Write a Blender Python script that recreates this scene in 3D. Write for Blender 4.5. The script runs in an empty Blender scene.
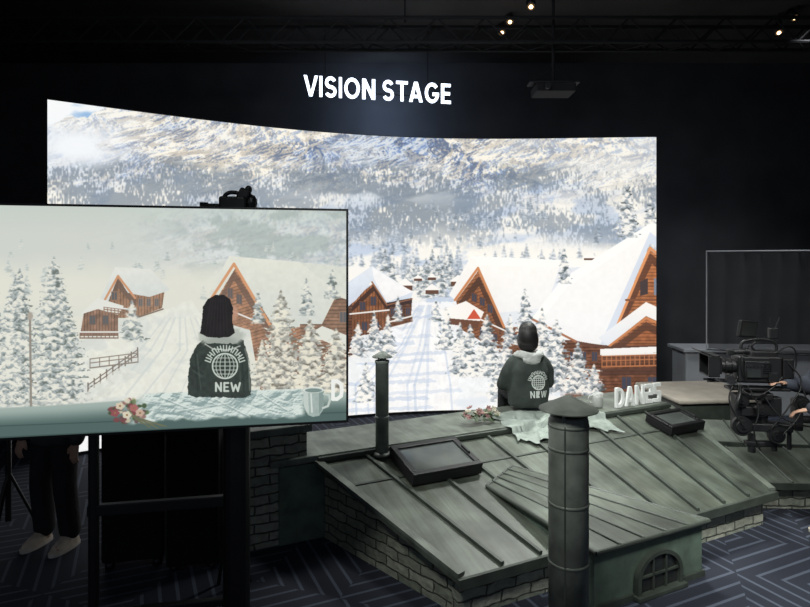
import bpy, bmesh, math, random
import numpy as np
from mathutils import Vector, Matrix
from mathutils.bvhtree import BVHTree
random.seed(7)
F=585.0; H=2.2; CX=405.0; CY=262.0
scene=bpy.context.scene
scene.view_settings.view_transform='Standard'
COL=scene.collection

# ------------------------------------------------------------ materials
def mat(name,col,rough=.6,metal=0.,noise=0.,nscale=8.,bump=0.,emit=None,estr=0.,alpha=1.,bscale=None,streak=0.):
    m=bpy.data.materials.new(name); m.use_nodes=True
    nt=m.node_tree; b=nt.nodes['Principled BSDF']
    b.inputs['Roughness'].default_value=rough; b.inputs['Metallic'].default_value=metal
    b.inputs['Base Color'].default_value=(*col,1)
    tc=nt.nodes.new('ShaderNodeTexCoord')
    n=nt.nodes.new('ShaderNodeTexNoise'); n.inputs['Scale'].default_value=nscale; n.inputs['Detail'].default_value=6
    nt.links.new(tc.outputs['Object'],n.inputs['Vector'])
    if noise>0:
        r=nt.nodes.new('ShaderNodeValToRGB')
        r.color_ramp.elements[0].position=.3; r.color_ramp.elements[1].position=.72
        r.color_ramp.elements[0].color=(*[c*(1-noise) for c in col],1)
        r.color_ramp.elements[1].color=(*[min(1,c*(1+noise)) for c in col],1)
        nt.links.new(n.outputs['Fac'],r.inputs['Fac']); out=r.outputs['Color']
        if streak>0:
            mp=nt.nodes.new('ShaderNodeMapping'); mp.inputs['Scale'].default_value=(22,1.4,1.4)
            n3=nt.nodes.new('ShaderNodeTexNoise'); n3.inputs['Scale'].default_value=1; n3.inputs['Detail'].default_value=5; n3.inputs['Roughness'].default_value=.7
            r3=nt.nodes.new('ShaderNodeValToRGB'); r3.color_ramp.elements[0].position=.35; r3.color_ramp.elements[1].position=.65
            r3.color_ramp.elements[0].color=(1-streak*.85,1-streak*.9,1-streak,1); r3.color_ramp.elements[1].color=(1,1,1,1)
            mx=nt.nodes.new('ShaderNodeMix'); mx.data_type='RGBA'; mx.blend_type='MULTIPLY'; mx.inputs['Factor'].default_value=1
            nt.links.new(tc.outputs['Object'],mp.inputs['Vector']); nt.links.new(mp.outputs['Vector'],n3.inputs['Vector']); nt.links.new(n3.outputs['Fac'],r3.inputs['Fac'])
            nt.links.new(out,mx.inputs['A']); nt.links.new(r3.outputs['Color'],mx.inputs['B']); out=mx.outputs['Result']
        nt.links.new(out,b.inputs['Base Color'])
    if bump>0:
        n2=nt.nodes.new('ShaderNodeTexNoise'); n2.inputs['Scale'].default_value=bscale or nscale*3; n2.inputs['Detail'].default_value=4
        nt.links.new(tc.outputs['Object'],n2.inputs['Vector'])
        bp=nt.nodes.new('ShaderNodeBump'); bp.inputs['Strength'].default_value=bump; bp.inputs['Distance'].default_value=.02
        nt.links.new(n2.outputs['Fac'],bp.inputs['Height']); nt.links.new(bp.outputs['Normal'],b.inputs['Normal'])
    if emit:
        b.inputs['Emission Color'].default_value=(*emit,1); b.inputs['Emission Strength'].default_value=estr
    if alpha<1: b.inputs['Alpha'].default_value=alpha
    return m
def brickmat(name,c1,c2,mortar,bw=.22,rh=.07):
    m=bpy.data.materials.new(name); m.use_nodes=True; nt=m.node_tree; b=nt.nodes['Principled BSDF']
    tc=nt.nodes.new('ShaderNodeTexCoord'); br=nt.nodes.new('ShaderNodeTexBrick')
    ds=nt.nodes.new('ShaderNodeTexNoise'); ds.inputs['Scale'].default_value=9; va=nt.nodes.new('ShaderNodeMix'); va.data_type='VECTOR'; va.inputs['Factor'].default_value=.04
    nt.links.new(tc.outputs['UV'],ds.inputs['Vector']); nt.links.new(tc.outputs['UV'],va.inputs['A']); nt.links.new(ds.outputs['Color'],va.inputs['B'])
    br.inputs['Color1'].default_value=(*c1,1); br.inputs['Color2'].default_value=(*c2,1); br.inputs['Mortar'].default_value=(*mortar,1)
    br.inputs['Scale'].default_value=1; br.inputs['Brick Width'].default_value=bw; br.inputs['Row Height'].default_value=rh
    br.inputs['Mortar Size'].default_value=.007; br.inputs['Mortar Smooth'].default_value=.6
    ns=nt.nodes.new('ShaderNodeTexNoise'); ns.inputs['Scale'].default_value=18; ns.inputs['Detail'].default_value=8
    mx=nt.nodes.new('ShaderNodeMix'); mx.data_type='RGBA'; mx.blend_type='MULTIPLY'; mx.inputs['Factor'].default_value=.7
    nt.links.new(va.outputs['Result'],br.inputs['Vector']); nt.links.new(tc.outputs['UV'],ns.inputs['Vector'])
    nt.links.new(br.outputs['Color'],mx.inputs['A']); nt.links.new(ns.outputs['Fac'],mx.inputs['B'])
    nt.links.new(mx.outputs['Result'],b.inputs['Base Color']); b.inputs['Roughness'].default_value=.85
    ad=nt.nodes.new('ShaderNodeMath'); ad.operation='MULTIPLY_ADD'; ad.inputs[1].default_value=-.9; nt.links.new(ns.outputs['Fac'],ad.inputs[0]); nt.links.new(br.outputs['Fac'],ad.inputs[2])
    bp=nt.nodes.new('ShaderNodeBump'); bp.invert=True; bp.inputs['Strength'].default_value=1.; bp.inputs['Distance'].default_value=.02
    nt.links.new(ad.outputs[0],bp.inputs['Height']); nt.links.new(bp.outputs['Normal'],b.inputs['Normal'])
    return m
M_roof=mat('roof_metal',(.112,.131,.109),.45,.12,.6,2.6,.14,streak=.5)
M_roof2=mat('roof_metal_pale',(.17,.195,.168),.52,.1,.4,5,.12,streak=.35)
M_trim=mat('roof_trim',(.05,.06,.05),.5,.1,.3,9)
M_green=mat('painted_wall_green',(.095,.135,.105),.7,0,.35,7,.1)
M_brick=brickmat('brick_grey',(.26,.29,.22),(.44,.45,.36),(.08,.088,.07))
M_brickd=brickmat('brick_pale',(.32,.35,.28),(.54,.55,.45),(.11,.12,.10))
M_black=mat('black_plastic',(.006,.006,.007),.5,0,.3,12)
M_blackm=mat('black_metal',(.008,.008,.009),.45,.1,.3,12)
M_fabricb=mat('black_fabric',(.004,.004,.005),1.,0,.3,20,.3)
M_vent=mat('vent_pipe_metal',(.12,.132,.115),.5,.25,.5,6,.1)
M_ventp=mat('vent_pipe_pale',(.24,.27,.24),.55,.1,.4,6,.1)
M_glass=mat('dark_glass',(.03,.034,.033),.12,.2,.3,5)
M_skyglass=mat('skylight_glass',(.17,.19,.18),.10,.55,.2,4)
M_cloth=mat('draped_cloth',(.27,.31,.28),.9,0,.25,9,.3)
M_white=mat('white_ceramic',(.42,.43,.41),.4,0,.1,9)
M_letter=mat('white_letters',(.9,.91,.89),.5,0,.03,9)
M_grey=mat('grey_metal',(.022,.022,.025),.5,.3,.3,9)
M_dgrey=mat('dark_truss_metal',(.008,.008,.009),.8,.1,.3,9)
M_board=mat('beige_board',(.42,.38,.32),.7,0,.15,6)
M_skin=mat('skin',(.45,.27,.19),.55,0,.1,20)
M_hair=mat('dark_hair',(.010,.009,.009),.55,0,.3,40,.08)
M_jacket=mat('dark_jacket',(.032,.042,.037),.8,0,.4,9,.5,bscale=7)
M_hood=mat('grey_hoodie',(.5,.51,.49),.9,0,.15,20,.4)
M_print=mat('white_print',(.66,.70,.66),.7,0,.08,40)
M_trous=mat('black_trousers',(.014,.014,.016),.85,0,.3,12,.3)
M_shoe=mat('tan_sneaker',(.6,.52,.4),.7,0,.2,20)
M_sole=mat('shoe_sole',(.65,.6,.52),.7,0,.1,20)
M_wallm=mat('dark_drape_wall',(.040,.041,.045),.95,0,.25,1.5)
M_ceil=mat('dark_ceiling',(.06,.054,.05),.9,0,.3,1)
M_bulb=mat('warm_bulb',(1,.8,.5),.5,emit=(1,.62,.3),estr=6)
M_sign=mat('sign_letters',(1,1,1),.5,emit=(.74,.84,1),estr=2.6)
M_pink=mat('pink_petals',(.36,.2,.19),.7,0,.2,30)
M_cream=mat('cream_petals',(.5,.46,.36),.7,0,.15,30)
M_leaf=mat('green_leaves',(.09,.13,.07),.7,0,.3,30)
M_scrim=mat('scrim_fabric',(.045,.047,.052),.9,0,.2,4,alpha=.7)
M_counter=mat('dim_grey_counter',(.32,.33,.35),.7,0,.1,4)
def carpetmat():
    m=bpy.data.materials.new('patterned_carpet'); m.use_nodes=True; nt=m.node_tree; b=nt.nodes['Principled BSDF']
    N=nt.nodes.new; L=nt.links.new
    tc=N('ShaderNodeTexCoord'); mp=N('ShaderNodeMapping'); mp.inputs['Rotation'].default_value=(0,0,.35)
    L(tc.outputs['Object'],mp.inputs['Vector'])
    ck=N('ShaderNodeTexChecker'); ck.inputs['Scale'].default_value=1.6; L(mp.outputs['Vector'],ck.inputs['Vector'])
    sp=N('ShaderNodeSeparateXYZ'); L(mp.outputs['Vector'],sp.inputs['Vector'])
    def mth(op,a,bb=None):
        n=N('ShaderNodeMath'); n.operation=op
        for i,v in enumerate((a,bb)):
            if v is None: continue
            if isinstance(v,(int,float)): n.inputs[i].default_value=v
            else: L(v,n.inputs[i])
        return n.outputs[0]
    s=mth('MULTIPLY',mth('SUBTRACT',mth('MULTIPLY',ck.outputs['Fac'],2.),1.),sp.outputs['Y'])
    t=mth('FRACT',mth('MULTIPLY',mth('ADD',sp.outputs['X'],s),6.5))
    line=mth('LESS_THAN',t,.2)
    mx=N('ShaderNodeMix'); mx.data_type='RGBA'; L(line,mx.inputs['Factor'])
    mx.inputs['A'].default_value=(.013,.016,.028,1); mx.inputs['B'].default_value=(.065,.078,.11,1)
    L(mx.outputs['Result'],b.inputs['Base Color']); b.inputs['Roughness'].default_value=.95
    return m
M_carpet=carpetmat()

# ------------------------------------------------------------ helpers
def link(o,parent=None):
    COL.objects.link(o)
    if parent is not None: o.parent=parent
    return o
def boxuv(me):
    uv=me.uv_layers.new(name='UVMap')
    for p in me.polygons:
        n=p.normal; a=max(range(3),key=lambda i:abs(n[i]))
        t=Vector((-n.y,n.x,0))
        if t.length>1e-4: t.normalize()
        for li in p.loop_indices:
            v=me.vertices[me.loops[li].vertex_index].co
            uv.data[li].uv=(v.x,v.y) if a==2 else (v.dot(t),v.z)
def finish(bm,name,m,parent=None,smooth=False,loc=None,rot=None):
    bmesh.ops.recalc_face_normals(bm,faces=bm.faces)
    me=bpy.data.meshes.new(name); bm.to_mesh(me); bm.free()
    for p in me.polygons: p.use_smooth=smooth
    boxuv(me)
    if m: me.materials.append(m)
    o=bpy.data.objects.new(name,me); link(o,parent)
    if loc: o.location=loc
    if rot: o.rotation_euler=rot
    return o
def bm_box(bm,c,s,bev=0.,R=None,taper=None):
    r=bmesh.ops.create_cube(bm,size=1); vs=r['verts']
    for v in vs:
        v.co=Vector((v.co.x*s[0],v.co.y*s[1],v.co.z*s[2]))
        if taper and v.co.z>0: v.co.x*=taper; v.co.y*=taper
    if bev>0:
        es=list({e for v in vs for e in v.link_edges})
        rr=bmesh.ops.bevel(bm,geom=es,offset=bev,segments=2,affect='EDGES',profile=.5)
        vs=list({v for v in rr['verts']}|{v for v in vs if v.is_valid})
    for v in vs:
        if R: v.co=R@v.co
        v.co+=Vector(c)
def bm_cyl(bm,p,q,r1,r2=None,seg=20,caps=True):
    p=Vector(p);q=Vector(q); r2=r1 if r2 is None else r2
    d=q-p; R=d.to_track_quat('Z','Y').to_matrix()
    r=bmesh.ops.create_cone(bm,cap_ends=caps,segments=seg,radius1=max(r1,1e-5),radius2=max(r2,1e-5),depth=d.length)
    for v in r['verts']: v.co=R@v.co+(p+q)/2
def bm_ell(bm,c,r,R=None,sub=3):
    rr=bmesh.ops.create_icosphere(bm,subdivisions=sub,radius=1)
    for v in rr['verts']:
        v.co=Vector((v.co.x*r[0],v.co.y*r[1],v.co.z*r[2]))
        if R: v.co=R@v.co
        v.co+=Vector(c)
def box(name,c,s,m,parent=None,bev=0.,rot=None):
    bm=bmesh.new(); bm_box(bm,(0,0,0),s,bev); return finish(bm,name,m,parent,loc=c,rot=rot)
def cyl(name,p,q,r1,m,parent=None,r2=None,seg=24):
    bm=bmesh.new(); bm_cyl(bm,p,q,r1,r2,seg); return finish(bm,name,m,parent,smooth=False)
def chain(bm,pts,rad,seg=14):
    for i in range(len(pts)-1):
        bm_cyl(bm,pts[i],pts[i+1],rad[i],rad[i+1],seg)
    for p,r in zip(pts,rad): bm_ell(bm,p,(r,r,r),sub=2)
def loft(bm,secs,seg=28):
    rings=[]
    for (cx,cy,cz,rx,ry) in secs:
        rings.append([bm.verts.new((cx+rx*math.copysign(abs(math.cos(a))**.85,math.cos(a)),cy+ry*math.copysign(abs(math.sin(a))**.85,math.sin(a)),cz)) for a in [2*math.pi*i/seg for i in range(seg)]])
    for a,b in zip(rings[:-1],rings[1:]):
        for i in range(seg): bm.faces.new((a[i],a[(i+1)%seg],b[(i+1)%seg],b[i]))
    bm.faces.new(rings[0][::-1]); bm.faces.new(rings[-1])
def lathe(name,prof,m,parent=None,loc=(0,0,0),seg=32,smooth=True):
    bm=bmesh.new(); rings=[]
    for r,z in prof: rings.append([bm.verts.new((r*math.cos(2*math.pi*i/seg),r*math.sin(2*math.pi*i/seg),z)) for i in range(seg)])
    for a,b in zip(rings[:-1],rings[1:]):
        for i in range(seg): bm.faces.new((a[i],a[(i+1)%seg],b[(i+1)%seg],b[i]))
    bm.faces.new(rings[0][::-1]); bm.faces.new(rings[-1])
    if smooth:
        for e in bm.edges:
            if len(e.link_faces)==2 and e.calc_face_angle(0)>.6: e.smooth=False
    return finish(bm,name,m,parent,smooth=smooth,loc=loc)
def remesh(o,vox,it=4):
    m=o.modifiers.new('r','REMESH'); m.mode='VOXEL'; m.voxel_size=vox
    if it:
        s=o.modifiers.new('s','SMOOTH'); s.iterations=it; s.factor=.5
    dg=bpy.context.evaluated_depsgraph_get(); dg.update()
    me=bpy.data.meshes.new_from_object(o.evaluated_get(dg)); o.modifiers.clear()
    me.name=o.name
    o.data=me
    for p in me.polygons: p.use_smooth=True
    return o
def empty(name,loc,rotz=0.,label=None,cat=None,group=None):
    o=bpy.data.objects.new(name,None); o.empty_display_size=.1; o.location=loc; o.rotation_euler=(0,0,rotz); COL.objects.link(o)
    tag(o,label,cat,group); return o
def tag(o,label=None,cat=None,group=None,kind=None):
    if label: o['label']=label
    if cat: o['category']=cat
    if group: o['group']=group
    if kind: o['kind']=kind
    return o
def tube(name,pts,r,m,parent=None,loc=None):
    cu=bpy.data.curves.new(name,'CURVE'); cu.dimensions='3D'; cu.bevel_depth=r; cu.bevel_resolution=3; cu.resolution_u=8
    s=cu.splines.new('BEZIER'); s.bezier_points.add(len(pts)-1)
    for b,p in zip(s.bezier_points,pts): b.co=p; b.handle_left_type=b.handle_right_type='AUTO'
    t=bpy.data.objects.new(name,cu); COL.objects.link(t)
    dg=bpy.context.evaluated_depsgraph_get(); dg.update()
    me=bpy.data.meshes.new_from_object(t.evaluated_get(dg)); bpy.data.objects.remove(t)
    me.materials.clear(); me.materials.append(m)
    for p in me.polygons: p.use_smooth=True
    o=bpy.data.objects.new(name,me); link(o,parent)
    if loc: o.location=loc
    return o
# sans-serif capitals, unit height, as outlines (polygons) or constant-width ribbons
def arcp(cx,cy,rx,ry,a0,a1,n=12): return [(cx+rx*math.cos(math.radians(a0+(a1-a0)*i/n)),cy+ry*math.sin(math.radians(a0+(a1-a0)*i/n))) for i in range(n+1)]
GP={'V':(.76,[[(0,1),(.17,1),(.38,.22),(.59,1),(.76,1),(.465,0),(.295,0)]]),'I':(.16,[[(0,0),(.16,0),(.16,1),(0,1)]]),
'N':(.72,[[(0,0),(0,1),(.19,1),(.54,.32),(.54,1),(.72,1),(.72,0),(.53,0),(.18,.68),(.18,0)]]),
'T':(.66,[[(0,1),(.66,1),(.66,.86),(.41,.86),(.41,0),(.25,0),(.25,.86),(0,.86)]]),
'A':(.77,[[(0,0),(.285,1),(.485,1),(.77,0),(.59,0),(.385,.75),(.18,0)],[(.16,.20),(.61,.20),(.57,.35),(.20,.35)]]),
'E':(.56,[[(0,0),(0,1),(.55,1),(.55,.85),(.17,.85),(.17,.58),(.51,.58),(.51,.43),(.17,.43),(.17,.15),(.56,.15),(.56,0)]]),
'2':(.62,[[(0,1),(.62,1),(.62,.42),(.2,.42),(.2,.17),(.62,.17),(.62,0),(0,0),(0,.58),(.42,.58),(.42,.83),(0,.83)]]),
'5':(.62,[[(.62,1),(0,1),(0,.42),(.42,.42),(.42,.17),(0,.17),(0,0),(.62,0),(.62,.58),(.2,.58),(.2,.83),(.62,.83)]]),
'W':(1.04,[[(0,1),(.19,1),(.3,.32),(.44,1),(.6,1),(.74,.32),(.85,1),(1.04,1),(.83,0),(.65,0),(.52,.64),(.39,0),(.21,0)]])}
GR={'O':(.84,[(arcp(.42,.5,.34,.43,0,360,40)[:-1],True)]),'C':(.76,[(arcp(.41,.5,.33,.43,42,318,28),False)]),
'G':(.80,[(arcp(.41,.5,.33,.43,40,340,32)+[(.72,.44)],False),([(.44,.44),(.80,.44)],False)]),
'S':(.62,[(arcp(.31,.715,.225,.215,24,270,20)+arcp(.31,.285,.235,.215,90,-156,20)[1:],False)]),
'D':(.7,[([(.08,.08),(.08,.92),(.29,.92)]+arcp(.29,.5,.33,.42,90,-90,18)[1:],True)])}
def glyph(ch,hgt,dep,m,parent,sx=1.,name='letter',t=.15):
    bm=bmesh.new()
    def solid(poly):
        f=bm.faces.new([bm.verts.new((x*hgt*sx,-dep/2,y*hgt)) for x,y in poly])
        r=bmesh.ops.extrude_face_region(bm,geom=[f])
        for v in r['geom']:
            if isinstance(v,bmesh.types.BMVert): v.co.y+=dep
    if ch in GP:
        w,P=GP[ch]
        for p in P: solid(p)
    else:
        w,P=GR[ch]
        for pts,closed in P:
            n=len(pts); L=[];R=[]
            for i in range(n):
                a=Vector(pts[(i-1)%n] if (closed or i>0) else pts[i]); b=Vector(pts[(i+1)%n] if (closed or i<n-1) else pts[i]); p=Vector(pts[i])
                d1=(p-a).normalized() if (p-a).length>1e-6 else (b-p).normalized(); d2=(b-p).normalized() if (b-p).length>1e-6 else d1
                n1=Vector((-d1.y,d1.x)); n2=Vector((-d2.y,d2.x)); nn=(n1+n2).normalized(); k_=t/2/max(.5,nn.dot(n1)); L.append(p+nn*k_); R.append(p-nn*k_)
            V=[[bm.verts.new((q.x*hgt*sx,y,q.y*hgt)) for q in S] for S in (L,R) for y in (-dep/2,dep/2)]
            rng=range(n) if closed else range(n-1)
            for i in rng:
                j=(i+1)%n
                bm.faces.new((V[0][i],V[0][j],V[2][j],V[2][i])); bm.faces.new((V[1][i],V[3][i],V[3][j],V[1][j]))
                bm.faces.new((V[0][i],V[1][i],V[1][j],V[0][j])); bm.faces.new((V[2][i],V[2][j],V[3][j],V[3][i]))
            if not closed:
                for k_ in (0,n-1): bm.faces.new((V[0][k_],V[2][k_],V[3][k_],V[1][k_]))
    o=finish(bm,name,m,parent); return o,w*hgt*sx

# ------------------------------------------------------------ picture painter for the two displays
rngT=np.random.default_rng(3); TT=rngT.random((256,256)).astype(np.float32)
def vn(x,y):
    xi=np.floor(x).astype(int); yi=np.floor(y).astype(int); fx=x-xi; fy=y-yi
    fx=fx*fx*(3-2*fx); fy=fy*fy*(3-2*fy)
    a=TT[yi&255,xi&255];b=TT[yi&255,(xi+1)&255];c=TT[(yi+1)&255,xi&255];d=TT[(yi+1)&255,(xi+1)&255]
    return (a*(1-fx)+b*fx)*(1-fy)+(c*(1-fx)+d*fx)*fy
def fb(x,y,o=5,g=.5,ridge=False):
    s=0;a=1;t=0
    for i in range(o):
        n=vn(x*2**i+17*i,y*2**i+31*i)
        if ridge: n=1-abs(2*n-1)
        s=s+n*a;t+=a;a*=g
    return s/t
def ss(a,b,x):
    t=np.clip((x-a)/(b-a),0,1); return t*t*(3-2*t)
def C3(c): return np.array(c,dtype=np.float32)
def mixc(a,b,t): return a*(1-t[...,None])+b*t[...,None]
def blur(a,r):
    for ax in (0,1):
        n=a.shape[ax]; pad=[(0,0)]*3; pad[ax]=(r,r); p=np.pad(a,pad,mode='edge'); s=0
        for i in range(2*r+1):
            sl=[slice(None)]*3; sl[ax]=slice(i,i+n); s=s+p[tuple(sl)]
        a=s/(2*r+1)
    return a
class Canvas:
    def __init__(s,x0,y0,x1,y1,k):
        s.x0,s.y0,s.k=x0,y0,k; s.W=int((x1-x0)*k); s.Hh=int((y1-y0)*k)
        s.X,s.Y=np.meshgrid(x0+(np.arange(s.W)+.5)/k,y0+(np.arange(s.Hh)+.5)/k)
        s.a=np.zeros((s.Hh,s.W,3),np.float32)
    def sl(s,x0,y0,x1,y1):
        f=lambda v,o,n:int(min(max((v-o)*s.k,0),n))
        return slice(f(y0-1,s.y0,s.Hh),f(y1+1,s.y0,s.Hh)+1),slice(f(x0-1,s.x0,s.W),f(x1+1,s.x0,s.W)+1)
    def poly(s,pts,col,a=1.,tex=0.,planks=None,wob=0.,col2=None):
        xs=[p[0] for p in pts];ys=[p[1] for p in pts]
        S=s.sl(min(xs)-2,min(ys)-2,max(xs)+2,max(ys)+2); X=s.X[S];Y=s.Y[S]
        if X.size==0: return
        if wob: X,Y=X+wob*(fb(X*.3,Y*.3,3)-.5)*2,Y+wob*(fb(X*.3+50,Y*.3,3)-.5)*2
        m=np.zeros(X.shape,bool); n=len(pts)
        for i in range(n):
            x1,y1=pts[i];x2,y2=pts[(i+1)%n]
            if y1==y2: continue
            c=((y1>Y)!=(y2>Y))&(X<(x2-x1)*(Y-y1)/(y2-y1)+x1); m^=c
        c=C3(col)*np.ones(X.shape+(3,),np.float32)
        if col2 is not None: c=mixc(c,C3(col2),np.clip((Y-min(ys))/(max(ys)-min(ys)+1e-3),0,1))
        if tex: c=c*(1+tex*(fb(X*.25,Y*.25,4)-.5)*2)[...,None]
        if planks:
            dx,dy,per=planks; u_=(X*dx+Y*dy)/per; t=u_%1; c=c*(1-.28*(t<.28)+.16*(vn(np.floor(u_)*3.7,X*0+2.)-.5))[...,None]
        mm=(m*a)[...,None]; s.a[S]=s.a[S]*(1-mm)+c*mm
    def line(s,p,q,w,col,a=1.):
        S=s.sl(min(p[0],q[0])-w,min(p[1],q[1])-w,max(p[0],q[0])+w,max(p[1],q[1])+w); X=s.X[S];Y=s.Y[S]
        if X.size==0: return
        dx,dy=q[0]-p[0],q[1]-p[1]; L=dx*dx+dy*dy+1e-6
        t=np.clip(((X-p[0])*dx+(Y-p[1])*dy)/L,0,1); d=np.hypot(X-p[0]-t*dx,Y-p[1]-t*dy)
        m=(np.clip((w/2-d)*s.k+.5,0,1)*a)[...,None]; s.a[S]=s.a[S]*(1-m)+C3(col)*m
    def path(s,pts,w,col,a=1.):
        for p,q in zip(pts[:-1],pts[1:]): s.line(p,q,w,col,a)
    def blob(s,cx,cy,rx,ry,col,a=1.,soft=.3,tex=0.):
        S=s.sl(cx-rx*1.5,cy-ry*1.5,cx+rx*1.5,cy+ry*1.5); X=s.X[S];Y=s.Y[S]
        if X.size==0: return
        d=np.hypot((X-cx)/rx,(Y-cy)/ry)
        if tex: d=d+tex*(fb(X*.35,Y*.35,3)-.5)
        m=(a*(1-ss(1-soft,1+soft,d)))[...,None]; s.a[S]=s.a[S]*(1-m)+C3(col)*m
    def peak(s,xs,ys,sl_,seed,haze,wid=170,ybot=235,lit=(255,248,234),sh=(142,163,200),fr=2.3,dk=1.):
        S=s.sl(xs-wid,ys-8,xs+wid,ybot); X=s.X[S];Y=s.Y[S]
        if X.size==0: return
        wx=X+7*(fb(X*.05+seed,Y*.05,3)-.5)
        jag=9*(fb(X*.045+seed,X*0+seed,3)-.5)+7*(fb(X*.16+seed*3,X*0+1,4,.6)-.5)
        prof=ys+np.abs(X-xs)**.9*sl_*1.3+jag*np.clip(np.abs(X-xs)/12,.25,1)
        m=ss(-.6,.6,Y-prof)*(1-ss(.7,1.,np.abs(X-xs)/wid))
        d=np.maximum(Y-ys+22,8.)
        rx=xs+d*.8*(fb(Y*.035+seed*2,Y*0+seed,3)-.5)
        an=(wx-rx)/d
        def G(an_,d_): return fb(an_*fr+seed,d_*.07+an_*.9,7,.64,True)
        dl=1.3; g0=G(an,d); dg=G((wx+dl-rx)/d,d)-g0; dgy=G(an,d+1.3)-g0
        L=.58-.28*np.tanh(an*1.8)-dg*6.5-dgy*5
        L=np.clip(L+.25*(g0-.55),0,1)
        snow=mixc(C3(sh)*np.ones(X.shape+(3,),np.float32),C3(lit),ss(.25,.62,L))
        rock=mixc(C3((86,98,124))*np.ones(X.shape+(3,),np.float32),C3((184,174,162)),ss(.2,.8,L))
        rn=fb(an*5+seed,d*.16,6,.7); rm=ss(.50,.57,rn+.9*np.abs(dg)-.01+.04*(L<.4))
        c=mixc(snow,rock,rm*.78*dk); c=mixc(c,C3((226,233,242)),np.clip(haze+.2*ss(60,120,d)*(haze>0),0,1))
        mm=m[...,None]; s.a[S]=s.a[S]*(1-mm)+c*mm
    def win(s,x,y,w,h,sk=0.,fr=(108,72,56),gl=(66,70,86)):
        s.poly([(x-.8,y-.8),(x+w+.8,y-.8+sk*w),(x+w+.8,y+h+.8+sk*w),(x-.8,y+h+.8)],fr)
        s.poly([(x,y),(x+w,y+sk*w),(x+w,y+h+sk*w),(x,y+h)],gl); s.line((x+w/2,y+sk*w/2),(x+w/2,y+h+sk*w/2),.6,fr)
    def rail(s,p,q,h,n,col,sn=True):
        for t in (0,.45): s.line((p[0],p[1]-h*(1-t)),(q[0],q[1]-h*(1-t)),1.,col)
        s.line(p,q,1.3,col)
        for i in range(n+1):
            x=p[0]+(q[0]-p[0])*i/n;y=p[1]+(q[1]-p[1])*i/n; s.line((x,y),(x,y-h),.9,col)
        if sn: s.line((p[0],p[1]-h-1),(q[0],q[1]-h-1),1.5,(244,243,242))
    def pine(s,cx,by,h,w,snow=.5,dark=(80,88,90),lit=(249,246,241),seed=0,a=.95):
        S=s.sl(cx-w*.8,by-h,cx+w*.8,by); X=s.X[S];Y=s.Y[S]
        if X.size==0: return
        t=(Y-(by-h))/h; n=max(4,h/7.); saw=(t*n+.9*vn(X*.22+seed,Y*.12))%1
        hw=w*.5*np.clip(t,0,1)**.8*(.55+.45*saw+.6*(vn(X*.5+seed,Y*.7)-.5))
        m=ss(-1.,1.,np.maximum(hw,.5)-abs(X-cx))*((t>0)&(t<=1))*(1-.5*ss(.93,1,t))
        q=.85*fb(X*.26+seed,Y*.34+seed,3)+.28*(1-saw)-.18*(X-cx)/w
        mid=(C3(dark)+C3(lit))*.5*C3((.93,.98,1.05))
        c=mixc(C3(dark)*np.ones(X.shape+(3,)),mid,ss(.42-.35*snow,.62-.35*snow,q)); c=mixc(c,C3(lit),ss(.60-.35*snow,.86-.35*snow,q))
        mm=(m*a)[...,None]; s.a[S]=s.a[S]*(1-mm)+c*mm
    def sample(s,px,py):
        x=np.clip((px-s.x0)*s.k-.5,0,s.W-1.001); y=np.clip((py-s.y0)*s.k-.5,0,s.Hh-1.001)
        xi=x.astype(int);yi=y.astype(int);fx=(x-xi)[...,None];fy=(y-yi)[...,None]; A=s.a
        return (A[yi,xi]*(1-fx)+A[yi,xi+1]*fx)*(1-fy)+(A[yi+1,xi]*(1-fx)+A[yi+1,xi+1]*fx)*fy
WOOD=(162,104,70); WOODD=(98,68,56); SNOW=(252,249,246); SNB=(200,212,231); TR=(212,134,86); LOG=(196,124,80)
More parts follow.
